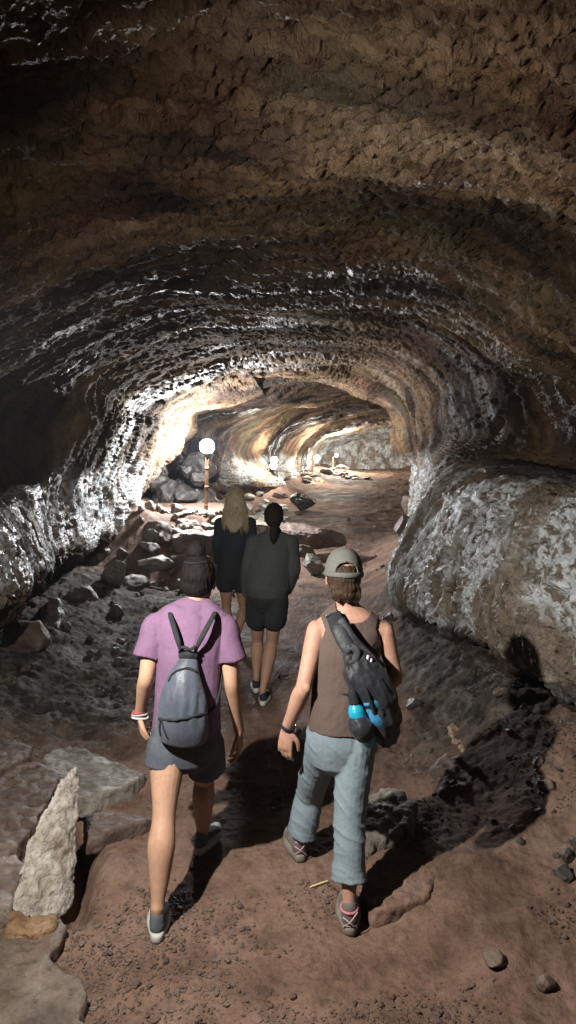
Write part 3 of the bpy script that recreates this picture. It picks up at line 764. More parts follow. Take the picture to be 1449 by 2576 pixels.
def hair_material(name, a, b_, rough=.42, glow=0.0):
    m, nt, b = new_mat(name)
    oc = nd(nt, 'ShaderNodeTexCoord').outputs['Object']
    n = noise_n(nt, mapping(nt, oc, (1, 1, .07)), 150, 5, .7)
    c = mix_n(nt, ramp(nt, n, [(.35, 0.0), (.65, 1.0)]), a, b_)
    nt.links.new(c, b.inputs['Base Color'])
    b.inputs['Roughness'].default_value = rough
    b.inputs['Specular IOR Level'].default_value = .12
    nt.links.new(bump_n(nt, n, .006, .9), b.inputs['Normal'])
    if glow:
        tr = nd(nt, 'ShaderNodeBsdfTranslucent'); nt.links.new(c, tr.inputs['Color'])
        mx = nd(nt, 'ShaderNodeMixShader'); mx.inputs[0].default_value = glow
        nt.links.new(b.outputs[0], mx.inputs[1]); nt.links.new(tr.outputs[0], mx.inputs[2])
        nt.links.new(mx.outputs[0], nt.nodes['Material Output'].inputs['Surface'])
    return m


def plain(name, col, rough=.5, metal=0.0, bump=0.0):
    m, nt, b = new_mat(name)
    oc = nd(nt, 'ShaderNodeTexCoord').outputs['Object']
    n = noise_n(nt, oc, 30, 5, .65)
    c = mix_n(nt, .5, (col[0], col[1], col[2]), ramp(nt, n, [(.3, .6), (.7, 1.25)]), 'MULTIPLY')
    nt.links.new(c, b.inputs['Base Color'])
    b.inputs['Roughness'].default_value = rough; b.inputs['Metallic'].default_value = metal
    if bump: nt.links.new(bump_n(nt, n, bump, .6), b.inputs['Normal'])
    return m


SK_A = skin_material('warm_skin', (0.37, 0.215, 0.14), (0.42, 0.255, 0.175))
SK_B = skin_material('sun_freckled_skin', (0.34, 0.185, 0.13), (0.4, 0.235, 0.175))
SK_C = skin_material('tanned_skin', (0.28, 0.16, 0.105), (0.32, 0.19, 0.13))
PINK = cloth_material('mauve_jersey', (.138, .077, .136), (.16, .09, .158))
DENIM = cloth_material('dark_denim', (0.050, 0.059, 0.076), (0.079, 0.089, 0.106), 9, 300)
BROWN = cloth_material('brown_jersey', (0.076, 0.054, 0.046), (0.092, 0.066, 0.056))
PANT = cloth_material('blue_grey_trouser_cloth', (.150, .192, .222), (.175, .22, .25), 4)
BLACK = cloth_material('black_cloth', (.012, .013, .016), (.02, .021, .025))
NAVY = cloth_material('black_navy_knit', (.014, .018, .023), (.02, .025, .031))
CHAR = cloth_material('charcoal_knit', (.032, .036, .036), (.042, .046, .046))
CAPM = cloth_material('grey_cap_cloth', (0.092, 0.092, 0.083), (0.120, 0.120, 0.108), 6)
HAIR_D = hair_material('dark_brown_hair', (.005, .004, .004), (.012, .008, .007), .7)
HAIR_B = hair_material('blonde_hair', (.42, .33, .21), (.75, .66, .48), .38, .5)
HAIR_M = hair_material('brown_hair', (0.023, 0.015, 0.010), (0.056, 0.036, 0.023))
SHOE_G = cloth_material('grey_shoe_knit', (0.066, 0.076, 0.089), (0.099, 0.109, 0.122), 20, 260)
SOLE_W = plain('off_white_sole_rubber', (0.409, 0.396, 0.363), .6, 0, .003)
SHOE_T = cloth_material('taupe_shoe_mesh', (0.086, 0.069, 0.066), (0.145, 0.125, 0.119), 14, 200)
SOLE_T = plain('grey_tan_sole_rubber', (0.165, 0.145, 0.119), .7, 0, .004)
LACE = plain('pale_pink_lace', (0.409, 0.264, 0.304), .8)
LACE_W = plain('white_lace', (0.462, 0.462, 0.449), .8)
EYE = plain('eye_white', (.7, .68, .65), .2)


def v3(p): return np.array(tuple(p), float)


def lerp(a, b, t): return v3(a) * (1 - t) + v3(b) * t


def add_hand(mb, wrist, tipdir, palm_n, thumb_side, L=.175, curl=.5, spread=1.0):
    """Palm and five separate fingers. tipdir: wrist to knuckles; palm_n: way the palm faces; thumb_side: +1/-1 along cross(tipdir, palm_n)."""
    w = v3(wrist); d = v3(tipdir); d /= np.linalg.norm(d)
    n = v3(palm_n); n -= d * n.dot(d); n /= np.linalg.norm(n)
    s = np.cross(d, n) * thumb_side                      # towards the thumb
    pl = L * .52
    mb.tube([w - d * .01, w + d * pl * .4, w + d * pl * .85, w + d * pl], [(.024, .017), (.034, .016), (.037, .014), (.034, .012)], side=s, seg=16)
    fl = [.40, .46, .43, .33]
    for i, k in enumerate((1.0, .34, -.34, -1.0)):
        base = w + d * pl * (.93 if i < 3 else .86) + s * .027 * k
        dirv = d + s * .07 * k * spread
        c = curl * (1 + .18 * i)
        pts = [base - dirv * .02]; p = base; ang = c * .45
        for q, fr in enumerate((.42, .32, .26)):
            dv = dirv * math.cos(ang) + n * math.sin(ang); dv /= np.linalg.norm(dv)
            pts.append(p); p = p + dv * fl[i] * L * fr * 1.25; ang += c * .75
        pts.append(p)
        mb.tube(pts, [.0088, .0092, .0085, .0078, .0066], seg=10, n=16)
    tb = w + d * pl * .22 + s * .024
    t1 = tb + (d * .75 + s * .62 + n * .25) * .042
    t2 = t1 + (d * .95 + s * .22 + n * .35) * .030
    t3 = t2 + (d * 1.0 + s * .02 + n * .35) * .024
    mb.tube([tb - d * .015 - s * .012, tb, t1, t2, t3], [.013, .0135, .0115, .010, .0075], seg=10, n=16)


def add_head(mb, c, r=(.074, .094, .105), fwd=(0, 1, 0), up=(0, 0, 1), neck=None, nr=.052):
    """Skull, face, jaw, nose, lips, brows and ears facing fwd; c is the middle of the skull."""
    f = v3(fwd); f /= np.linalg.norm(f)
    u = v3(up); u -= f * u.dot(f); u /= np.linalg.norm(u)
    s = np.cross(f, u)
    c = v3(c)
    rot = Matrix(((s[0], f[0], u[0]), (s[1], f[1], u[1]), (s[2], f[2], u[2]))).to_quaternion()
    L = lambda x, y, z: c + s * x + f * y + u * z
    mb.ball(L(0, -.006, .012), (r[0], r[1], r[2] * .92), rot)
    mb.ball(L(0, .030, -.045), (r[0] * .80, r[1] * .66, r[2] * .72), rot)
    mb.ball(L(0, .058, -.092), (.026, .024, .022), rot)                       # chin
    mb.tube([L(0, .088, .012), L(0, .104, -.022), L(0, .112, -.036)], [.008, .011, .013], seg=10, n=8)
    mb.ball(L(0, .090, -.068), (.024, .010, .009), rot)                       # lips
    mb.tube([L(-.038, .080, .018), L(0, .091, .016), L(.038, .080, .018)], [.008, .009, .008], seg=8, n=8)
    for k in (-1, 1):
        mb.ball(L(k * r[0] * 1.02, .004, -.020), (.009, .019, .030), rot)      # ears
        mb.ball(L(k * .036, .066, -.028), (.022, .018, .020), rot)            # cheeks
    if neck is not None:
        mb.tube([L(0, -.018, -.055), lerp(L(0, -.018, -.055), neck, .55), neck], [(nr, nr * 1.02), (nr * .98, nr), (nr * 1.25, nr * 1.1)], seg=18)
    return L


def fold_disp(amp, lam, seed, axis=(0, 0, 1), stretch=.35, extra=.0):
    ax = v3(axis); ax /= np.linalg.norm(ax)

    def f(co, no):
        q = co - ax * (co @ ax)[:, None] * (1 - stretch)
        n = fbm3(q / lam, 3, seed)
        r = 1 - np.abs(n) * 2.2
        h = amp * (n * .8 + .6 * np.clip(r, -1, 1))
        if extra: h = h + extra * noise3(co / .012, seed + 9)
        return co + no * h[:, None]
    return f


def shoe(name_par, heel, toe_dir, up=(0, 0, 1), L=.25, W=.088, upper=None, sole=None, lace=None, ank=None, collar=.075):
    """heel: ground point under the back of the heel."""
    h = v3(heel); f = v3(toe_dir); f /= np.linalg.norm(f)
    u = v3(up); u -= f * u.dot(f); u /= np.linalg.norm(u)
    s = np.cross(f, u)
    Q = lambda x, y, z: h + s * x + f * y + u * z
    mb = MB()
    w = W / 2
    mb.tube([Q(0, .046, .060), Q(0, .08, .060), Q(.0, .13, .052), Q(.003, .19, .040), Q(.004, L - .04, .034)],
            [(w * .78, .028), (w * .80, .028), (w * .90, .024), (w * .98, .018), (w * .72, .013)], side=s, seg=20, n=24)
    mb.tube([Q(0, .040, .05), Q(0, .046, collar), Q(0, .050, collar + .012)], [(w * .76, .036), (w * .70, .037), (w * .70, .038)], side=s, seg=18)
    o = mb.remesh('shoe', upper, .004, 3)
    parent(o, name_par)
    mb = MB()
    n = 40; V = []
    for zz, k in ((.0, .95), (.009, 1.05), (.026, 1.07), (.038, .99)):
        for i in range(n):
            a = 2 * PI * i / n
            y = .5 - .5 * math.cos(a)
            wid = w * (.82 + .28 * math.sin(min(1, max(0, (y - .15) / .85)) * PI) ** 1.2) * abs(math.sin(a)) ** .62 * (1 if math.sin(a) >= 0 else -1)
            yy = (y - .5) * (L + .01) * (1 if k < 1 else 1.03) + L / 2
            V.append(Q(wid * k, yy, zz - .002 + (.010 * max(0, y - .72) / .28)))
    F = [tuple(f_) for f_ in grid_faces(4, n, True)]
    F.append(tuple(range(n))[::-1]); F.append(tuple(3 * n + i for i in range(n)))
    mb.add(np.array(V), F)
    so = mb.obj('sole', sole); parent(so, o)
    if lace:
        mb = MB()
        for k in range(4):
            y0 = .10 + .022 * k
            mb.tube([Q(-.022, y0, .070 - .007 * k), Q(0, y0 + .008, .080 - .008 * k), Q(.022, y0 + .014, .070 - .007 * k)], [.0028] * 3, seg=6)
        lo = mb.obj('laces', lace); parent(lo, o)
    return o


def leg(mb, hip, knee, ank, heel_dir, rt=.085, rk=.05, rc=.058, ra=.034, foot=True, side=(1, 0, 0), toe=(0, 1, 0)):
    hip, knee, ank = v3(hip), v3(knee), v3(ank)
    back = v3(heel_dir)
    mb.tube([hip, lerp(hip, knee, .3), lerp(hip, knee, .7), knee, lerp(knee, ank, .28) + back * .014, lerp(knee, ank, .6) + back * .004, lerp(knee, ank, .9), ank],
            [(rt, rt * 1.08), (rt * .95, rt * 1.02), (rt * .72, rt * .78), (rk, rk * 1.05), (rc, rc * 1.05), (rc * .78, rc * .85), (ra, ra * 1.15), (ra * .98, ra * 1.2)], side=side, seg=20, n=44)
    # tendons behind the knee and the heel
    if foot:
        t = v3(toe)
        g_ = max(.035, ank[2] - .055)
        mb.tube([ank + v3((0, 0, .01)), (ank[0], ank[1], g_ + .02), (ank[0] + t[0] * .006, ank[1] + t[1] * .006, g_)], [(.029, .034), (.028, .033), (.026, .028)], seg=14)


def arm(mb, sh, el, wr, ru=.043, re=.034, rf=.036, rw=.024, side=(1, 0, 0)):
    sh, el, wr = v3(sh), v3(el), v3(wr)
    mb.tube([sh, lerp(sh, el, .25), lerp(sh, el, .65), el, lerp(el, wr, .25), lerp(el, wr, .65), wr],
            [ru * 1.12, ru * 1.08, ru * .92, re, rf, rf * .78, (rw * 1.08, rw * .82)], side=side, seg=18, n=36)


def ring_pts(L, c0, r, z, n=28):
    return [L(c0[0] + r[0] * math.cos(a), c0[1] + r[1] * math.sin(a), z) for a in np.linspace(0, 2 * PI, n)]


# ================================================================= woman in the mauve T-shirt
def woman_mauve():
    root = empty('person', (-.50, 3.05, 0), 'woman in a mauve t-shirt and dark denim shorts, dark hair in a bun', 'person')
    Yp = 3.12
    pel = P(468, 1845, Yp); wst = P(472, 1760, Yp + .01); chest = P(478, 1640, Yp + .05); shc = P(478, 1565, Yp + .07)
    nk = P(492, 1525, Yp + .09); hd = P(499, 1458, Yp + .13)
    shL, elL, wrL = P(390, 1575, Yp + .06), P(367, 1705, Yp - .02), P(352, 1795, Yp + .07)
    shR, elR, wrR = P(570, 1578, Yp + .07), P(582, 1715, Yp + .02), P(601, 1838, Yp + .13)
    hipL, kneL, ankL = P(424, 1870, Yp - .01), P(412, 2062, 2.97), P(396, 2285, 2.84)
    hipR, kneR, ankR = P(513, 1875, Yp + .04), P(514, 1960, 3.48), P(509, 2108, 3.46)
    b = MB()
    Lh = add_head(b, hd, (.072, .092, .104), fwd=(.10, 1, -.18), up=(0, .18, 1), neck=nk, nr=.050)
    b.tube([pel, wst, chest, shc, nk], [(.15, .105), (.125, .092), (.142, .10), (.15, .075), (.055, .055)], seg=24)
    b.tube([shL, shc, shR], [.045, .055, .045])
    arm(b, shL, elL, wrL); arm(b, shR, elR, wrR)
    add_hand(b, wrL, (.10, .12, -1), (1, .15, 0), 1, curl=1.05)
    add_hand(b, wrR, (.05, .10, -1), (-1, .2, 0), -1, curl=.55)
    leg(b, hipL, kneL, ankL, (0, -1, 0), .084, .052, .061, .031, toe=(.0, 1, 0))
    leg(b, hipR, kneR, ankR, (0, -1, .2), .084, .052, .058, .031, toe=(.12, 1, 0))
    parent(b.remesh('body', SK_A, .0045, 4), root)
    # hair drawn up into a bun
    h = MB()
    h.ball(Lh(0, -.012, .018), (.084, .102, .104))
    h.ball(Lh(0, -.045, -.028), (.070, .060, .060))
    h.ball(Lh(-.004, -.035, .134), (.045, .047, .046))
    h.tube([Lh(.03, -.03, .10), Lh(0, -.065, .120), Lh(-.035, -.03, .13), Lh(0, .005, .125)], [.018, .02, .02, .016], seg=10)

    def hd_disp(co, no):
        q = (co - v3(hd)) * np.array([1, 1, .25])
        return co + no * (.004 * fbm3(q / .012, 3, 7) + .006 * fbm3((co - v3(hd)) / .05, 2, 8))[:, None]
    ho = h.remesh('hair', HAIR_D, .004, 2, hd_disp); parent(ho, root)
    rnd = random.Random(5)
    e = MB(); e.tube([Lh(.062 * math.cos(a), -.03 + .07 * math.sin(a), .088 + .012 * math.sin(a)) for a in np.linspace(-2.6, -.5, 9)], [.0035] * 9, seg=6)
    parent(e.obj('hair_tie', BLACK), ho)
    # T-shirt
    t = MB()
    t.tube([P(470, 1838, Yp), wst, P(474, 1700, Yp + .03), chest, shc, P(487, 1536, Yp + .085)],
           [(.158, .116), (.150, .112), (.150, .115), (.158, .118), (.164, .098), (.074, .072)], seg=28, n=40, ends='fr')
    t.tube([v3(shL) + v3((.03, 0, .005)), v3(shc) + v3((0, 0, .012)), v3(shR) + v3((-.03, 0, .005))], [(.056, .062), (.078, .074), (.056, .062)], side=(0, 1, 0))
    t.tube([shL, lerp(nk, shL, .35) + v3((0, 0, .006)), lerp(nk, shL, .1)], [.05, .056, .058]); t.tube([shR, lerp(nk, shR, .35) + v3((0, 0, .006)), lerp(nk, shR, .1)], [.05, .056, .058])
    for s_, e_ in ((shL, elL), (shR, elR)):
        o_ = lerp(s_, e_, .62)
        ob = v3((-.012 if s_ is shL else .012, 0, 0))
        t.tube([lerp(s_, shc, .3), s_, lerp(s_, e_, .3) + ob * .3, o_ + ob], [.054, .057, .060, .066], seg=20, ends='rf')
    nd_ = fold_disp(.006, .10, 3, (.25, 0, 1), .3)

    def shirt(co, no):
        co = nd_(co, no)
        q = (co - v3(chest))
        w = .006 * np.sin((q[:, 0] * 38 + q[:, 2] * 22 + 2.2 * noise3(co * 7, 4))) * sstep(-.02, .12, q[:, 0]) * sstep(-.45, .05, q[:, 2])
        return co + no * w[:, None]
    ts = t.remesh('t_shirt', PINK, .005, 4, shirt); parent(ts, root)
    c = MB(); nb = v3(P(487, 1533, Yp + .085))
    c.tube([nb + v3((.066 * math.cos(a), .064 * math.sin(a), .004 - .010 * math.sin(a))) for a in np.linspace(0, 2 * PI, 25)], [.006] * 25, seg=8, cap=False)
    parent(c.obj('collar', PINK), ts)
    # denim shorts with frayed hems
    s = MB()
    s.tube([P(470, 1815, Yp), pel, P(467, 1878, Yp)], [(.15, .115), (.163, .126), (.160, .122)], seg=28)
    hemL, hemR = P(417, 1925, Yp - .03), P(519, 1928, Yp + .09)
    s.tube([lerp(hipL, pel, .35), hipL, hemL], [(.088, .105), (.094, .106), (.096, .108)], seg=22, ends='rf')
    s.tube([lerp(hipR, pel, .35), hipR, hemR], [(.088, .105), (.094, .106), (.094, .106)], seg=22, ends='rf')
    fd0 = fold_disp(.0025, .05, 12, (0, 0, 1), .7)

    def frayed(co, no):
        co = fd0(co, no)
        low = sstep(.035, .0, np.minimum(np.abs(co[:, 2] - hemL[2]), np.abs(co[:, 2] - hemR[2])))
        co[:, 2] += low * .010 * noise3(co / .010, 77)
        return co
    so = s.remesh('shorts', DENIM, .005, 2, frayed); parent(so, root)
    # bracelets
    for i, (dz, rr, mt) in enumerate(((.012, .034, plain('red_thread', (.35, .06, .07), .8)), (-.004, .036, plain('grey_cord', (.35, .30, .30), .8)), (-.019, .037, plain('pale_beads', (.55, .48, .45), .4)))):
        q = MB(); cc = v3(wrL) + v3((0, 0, dz))
        q.tube([cc + v3((rr * math.cos(a), rr * .85 * math.sin(a), .006 * math.cos(a + i))) for a in np.linspace(0, 2 * PI, 25)], [.0048] * 25, seg=8, cap=False)
        parent(q.obj('bracelet', mt), root)
    # shoes
    gL = Vector((ankL[0] + .005, ankL[1] - .056, 0)); shoe(root, (gL.x, gL.y, fz(gL.x, gL.y) + .006), (-.10, 1, -.02), L=.245, W=.09, upper=SHOE_G, sole=SOLE_W, lace=LACE_W)
    gR = Vector((ankR[0] - .018, ankR[1] - .054, 0)); shoe(root, (gR.x, gR.y, fz(gR.x, gR.y) + .006), (.34, 1, 0), L=.245, W=.09, upper=SHOE_G, sole=SOLE_W, lace=LACE_W)
    # ---- backpack, worn but a thing of its own
    BP = cloth_material('grey_nylon', (0.052, 0.061, 0.082), (0.074, 0.084, 0.110), 8, 500, .40, .1, .005)
    STR = cloth_material('black_webbing', (.012, .013, .016), (.022, .024, .028), 20, 300, .8)
    yb = Yp - .115
    bp = empty('backpack', P(460, 1850, yb), 'small grey nylon backpack on the back of the woman in the mauve t-shirt', 'backpack')
    q = MB()
    q.tube([P(473, 1645, yb + .045), P(472, 1668, yb + .02), P(464, 1710, yb), P(460, 1760, yb - .012), P(459, 1812, yb - .016), P(461, 1846, yb - .006), P(461, 1857, yb)],
           [(.034, .022), (.050, .036), (.079, .060), (.102, .078), (.113, .086), (.112, .078), (.104, .066)], seg=30, n=60, side=(1, 0, 0), ends='rf')

    def bpd(co, no):
        n = fbm3(co * np.array([26, 26, 5]), 3, 31)
        n2 = fbm3(co * np.array([9, 9, 4]), 2, 33)
        mid = v3(P(463, 1760, yb))
        wz = np.exp(-((co[:, 2] - mid[2]) / .09) ** 2)
        g_ = np.sin(co[:, 0] * 150 + 3 * noise3(co * 9, 35)) * wz * sstep(0, .6, noise3(co * np.array([14, 14, 3]), 36) + .4)
        return co + no * (.004 * n * (.3 + wz) + .006 * n2 + .0028 * g_)[:, None]
    bag = q.remesh('bag', BP, .005, 3, bpd); parent(bag, bp)

    bvh = BVHTree.FromPolygons([v.co.copy() for v in bag.data.vertices], [tuple(p.vertices) for p in bag.data.polygons])

    def on_bag(px, py, out=.003):
        """Point on the outside of the bag seen at that pixel."""
        d = (P(px, py, 3) - CAM).normalized()
        loc = bvh.ray_cast(CAM, d)[0]
        return v3(P(px, py, yb - .05)) if loc is None else v3(loc) - v3(d) * out
    z1 = MB(); z1.tube([on_bag(424, 1712), on_bag(433, 1696), on_bag(450, 1685), on_bag(472, 1681), on_bag(492, 1688)], [(.004, .007)] * 5, seg=8)
    parent(z1.obj('zip', STR), bag)
    z2 = MB(); z2.tube([on_bag(400, 1808), on_bag(430, 1811), on_bag(465, 1808), on_bag(500, 1799), on_bag(519, 1795)], [(.005, .007)] * 5, seg=8)
    z2.tube([on_bag(404, 1808, .008), on_bag(401, 1830, .010), on_bag(403, 1850, .010)], [.004, .003, .003], seg=6)
    z2.tube([on_bag(406, 1810, .008), on_bag(412, 1836, .010), on_bag(419, 1854, .010)], [.003] * 3, seg=6)
    parent(z2.obj('zip', STR), bag)
    lp = MB(); lp.tube([P(452, 1640, yb + .03), P(456, 1630, yb + .01), P(466, 1629, yb), P(478, 1634, yb), P(490, 1628, yb + .01), P(494, 1640, yb + .03)], [(.010, .007)] * 6, seg=8, side=(0, 1, 0))
    parent(lp.obj('top_loop', STR), bp)
    cz = MB(); cz.tube([P(455, 1652, yb + .02), P(474, 1648, yb + .005), P(492, 1652, yb + .02)], [(.018, .010)] * 3, seg=8, side=(0, 0, 1))
    parent(cz.obj('top_patch', STR), bp)
    for pts in ([(P(456, 1642, yb + .03)), P(447, 1610, yb + .030), P(437, 1575, yb + .052), P(430, 1552, yb + .095), P(428, 1540, yb + .15), P(424, 1552, yb + .235), P(420, 1620, yb + .25)],
                [(P(490, 1640, yb + .03)), P(506, 1606, yb + .030), P(524, 1572, yb + .052), P(536, 1551, yb + .095), P(541, 1541, yb + .15), P(541, 1552, yb + .235), P(541, 1620, yb + .25)]):
        q = MB(); q.tube(pts, [(.006, .010)] + [(.012, .005)] * 6, seg=10, n=40, side=[(1, 0, 0)] * 7)
        parent(q.obj('shoulder_strap', STR), bp)
    for pts in ([P(405, 1835, yb + .02), P(396, 1800, yb + .09), P(392, 1760, yb + .14)], [P(515, 1800, yb + .02), P(543, 1770, yb + .07), P(556, 1710, yb + .12), P(560, 1660, yb + .16)]):
        q = MB(); q.tube(pts, [(.008, .004)] * len(pts), seg=8, n=20)
        parent(q.obj('lower_strap', STR), bp)


# ================================================================= woman in the cap
def woman_cap():
    root = empty('person', (.30, 3.05, 0), 'woman in a brown tank top, rolled blue-grey trousers and a backwards grey cap', 'person')
    Yp = 3.08
    pel = P(858, 1852, Yp); wst = P(860, 1770, Yp); chest = P(872, 1640, Yp + .04); shc = P(878, 1575, Yp + .06)
    nk = P(874, 1530, Yp + .08); hd = P(864, 1448, Yp + .10)
    shL, elL, wrL = P(797, 1585, Yp + .05), P(764, 1727, Yp - .06), P(722, 1832, Yp + .02)
    shR, elR, wrR = P(967, 1590, Yp + .06), P(994, 1700, Yp + .05), P(985, 1728, Yp + .28)
    hipL, kneL, ankL = P(815, 1868, Yp + .02), P(782, 1990, 3.36), P(750, 2142, 3.36)
    hipR, kneR, ankR = P(896, 1870, Yp - .02), P(880, 2040, 3.0), P(878, 2275, 2.88)
    b = MB()
    Lh = add_head(b, hd, (.073, .093, .105), fwd=(-.06, 1, -.10), up=(.03, .10, 1), neck=nk, nr=.049)
    b.tube([pel, wst, chest, shc, nk], [(.145, .105), (.125, .095), (.14, .098), (.15, .07), (.058, .055)], seg=24)
    b.tube([shL, shc, shR], [.044, .058, .044])
    b.tube([shL, lerp(nk, shL, .3), nk], [.035, .045, .045]); b.tube([shR, lerp(nk, shR, .3), nk], [.035, .045, .045])
    arm(b, shL, elL, wrL, .042, .036, .040, .026); arm(b, shR, elR, wrR, .041, .034, .037, .025)
    b.ball(v3(elL) + v3((.012, -.022, 0)), (.020, .018, .024))
    add_hand(b, wrL, (-.10, .02, -1), (.35, 1, 0), 1, L=.185, curl=.50)
    add_hand(b, wrR, (-.35, .75, .15), (-.6, .1, -.6), -1, L=.18, curl=.8)
    leg(b, hipL, kneL, ankL, (0, -1, 0), .08, .05, .055, .031, toe=(-.2, 1, 0))
    leg(b, hipR, kneR, ankR, (0, -1, 0), .08, .05, .055, .031)
    parent(b.remesh('body', SK_B, .0045, 4), root)
    h = MB()
    h.ball(Lh(0, -.020, -.004), (.080, .094, .088)); h.ball(Lh(.004, -.066, -.045), (.062, .040, .050))
    h.tube([Lh(-.05, -.05, -.05), Lh(-.03, -.078, -.075), Lh(.02, -.080, -.082), Lh(.06, -.05, -.06)], [.018, .022, .022, .018], seg=10)
    for i in range(9):
        x = -.055 + .014 * i
        h.tube([Lh(x, -.072 + .5 * x * x, -.05), Lh(x + .004, -.084 + 4 * x * x, -.085), Lh(x - .003, -.080 + 4 * x * x, -.100 - .008 * (i % 3))], [.014, .012, .006], seg=8)

    def hdd(co, no):
        return co + no * (.005 * fbm3((co - v3(hd)) * np.array([70, 70, 24]), 3, 17))[:, None]
    ho = h.remesh('hair', HAIR_M, .004, 2, hdd); parent(ho, root)
    # cap worn backwards
    cp = MB(); n = 144; rows = 44; V = []
    hole = []
    for i in range(rows + 1):
        el = (PI / 2) * (1 - i / rows)
        for j in range(n):
            a = 2 * PI * j / n
            k = math.cos(el) ** .82
            V.append(Lh(.089 * k * math.cos(a), -.008 + .108 * k * math.sin(a), .004 + .126 * math.sin(el) ** .95))
    F = []
    for i in range(rows):
        for j in range(n):
            a = (j + .5) / n * 2 * PI; el = (PI / 2) * (1 - (i + .5) / rows)
            back = math.sin(a) < 0
            x = math.cos(a) * math.cos(el); z = math.sin(el)
            if back and (x / .56) ** 2 + ((z - .14) / .36) ** 2 < 1 and z > .10: continue
            F.append((i * n + j, i * n + (j + 1) % n, (i + 1) * n + (j + 1) % n, (i + 1) * n + j))
    me = bpy.data.meshes.new('cap'); me.from_pydata([tuple(x) for x in V], [], F); me.update()
    cap = bpy.data.objects.new('cap', me); C.objects.link(cap); me.materials.append(CAPM)
    bm = bmesh.new(); bm.from_mesh(me); bmesh.ops.remove_doubles(bm, verts=bm.verts, dist=.0004); bmesh.ops.recalc_face_normals(bm, faces=bm.faces)
    bmesh.ops.solidify(bm, geom=bm.faces[:], thickness=.004); bm.to_mesh(me); bm.free()
    me.polygons.foreach_set('use_smooth', np.full(len(me.polygons), True))
    parent(cap, root)
    q = MB(); q.tube([Lh(.088 * math.cos(a), -.008 + .108 * math.sin(a), .010) for a in np.linspace(-PI, 0, 19)], [(.004, .012)] * 19, seg=8, side=[tuple(Lh(math.cos(a), math.sin(a), 0) - Lh(0, 0, 0)) for a in np.linspace(-PI, 0, 19)])
    parent(q.obj('strap', CAPM), cap)
    q = MB()                                              # the visor, in front of her brow
    q.tube([Lh(0, .085, .010), Lh(0, .12, .006), Lh(0, .165, -.006)], [(.074, .005), (.072, .005), (.040, .004)], side=(1, 0, 0), seg=20)
    parent(q.obj('visor', CAPM), cap)
    q = MB(); q.ball(Lh(0, -.008, .131), (.008, .008, .005)); parent(q.obj('button', CAPM), cap)
    # tank top: broad straps, scooped back
    t = MB()
    t.tube([P(861, 1826, Yp), wst, P(866, 1700, Yp + .02), chest, shc, nk],
           [(.158, .128), (.140, .110), (.144, .108), (.152, .110), (.158, .080), (.064, .062)], seg=28, n=40, ends='fr')
    t.tube([shL, shc, shR], [.050, .066, .050])
    t.tube([shL, lerp(nk, shL, .3), nk], [.042, .053, .053]); t.tube([shR, lerp(nk, shR, .3), nk], [.042, .053, .053])
    tk = t.remesh('tank_top', BROWN, .005, 3, fold_disp(.004, .09, 43, (.5, 0, .6), .35)); parent(tk, root)
    bm = bmesh.new(); bm.from_mesh(tk.data)
    kill = []
    cx, cz = P(894, 1520, Yp).x, P(894, 1520, Yp).z
    zs = P(880, 1615, Yp).z
    for v in bm.verts:
        x, y, z = v.co
        scoop = ((x - cx) / .086) ** 2 + ((z - cz) / (.082 if y < shc.y else .13)) ** 2 < 1
        xl, xr = P(800, 1560, Yp).x, P(965, 1560, Yp).x
        armh = z > zs - .02 and (x < xl + .03 * max(0, 1 - abs(z - zs - .06) / .08) or x > xr - .03 * max(0, 1 - abs(z - zs - .06) / .08))
        if scoop or armh: kill.append(v)
    bmesh.ops.delete(bm, geom=kill, context='VERTS')
    bmesh.ops.solidify(bm, geom=bm.faces[:], thickness=.004)
    bm.to_mesh(tk.data); bm.free()
    # trousers, rolled above the ankle
    s = MB()
    s.tube([P(862, 1806, Yp), pel, P(858, 1888, Yp)], [(.146, .116), (.160, .128), (.154, .120)], seg=28)
    cfL, cfR = lerp(kneL, ankL, .70), lerp(kneR, ankR, .74)
    s.tube([lerp(hipL, pel, .3), hipL, lerp(hipL, kneL, .5), kneL, lerp(kneL, ankL, .35), cfL], [(.085, .11), (.090, .106), (.079, .089), (.074, .080), (.074, .078), (.073, .075)], seg=22, n=40, ends='rf')
    s.tube([lerp(hipR, pel, .3), hipR, lerp(hipR, kneR, .5), kneR, lerp(kneR, ankR, .35), cfR], [(.085, .11), (.092, .108), (.083, .091), (.074, .082), (.072, .078), (.073, .077)], seg=22, n=40, ends='rf')
    for cf, kn in ((cfL, kneL), (cfR, kneR)):
        dv = (cf - v3(kn)); dv /= np.linalg.norm(dv)
        for j in range(3):
            c0 = cf - dv * (.012 + .026 * j)
            s.tube([c0 - dv * .013, c0 + dv * .013], [(.074 - .002 * j, .077 - .002 * j), (.079 - .002 * j, .082 - .002 * j)], seg=22, n=4, ends='ff')

    def trd(co, no):
        n = fbm3(co * np.array([8, 8, 9]) + np.array([0, 0, 3]), 3, 51)
        sk = co.copy(); sk[:, 2] += .8 * co[:, 0] + .3 * co[:, 1]
        r = np.clip(1 - np.abs(fbm3(sk * np.array([3.5, 4, 10]), 2, 55)) * 3.2, 0, 1)
        act = .25 + .75 * np.maximum(np.exp(-((co[:, 2] - .44) / .14) ** 2), np.exp(-((co[:, 2] - .20) / .09) ** 2))
        act = np.maximum(act, .8 * np.exp(-((co[:, 2] - .76) / .07) ** 2))
        return co + no * (.006 * n + .0065 * r * r * act - .002)[:, None]
    tr = s.remesh('trousers', PANT, .005, 2, trd); parent(tr, root)
    # wrist band with a small watch
    dv = v3(wrL) - v3(elL); dv /= np.linalg.norm(dv)
    sd = np.cross(dv, (0, 1, 0)); sd /= np.linalg.norm(sd); ot = np.cross(sd, dv)
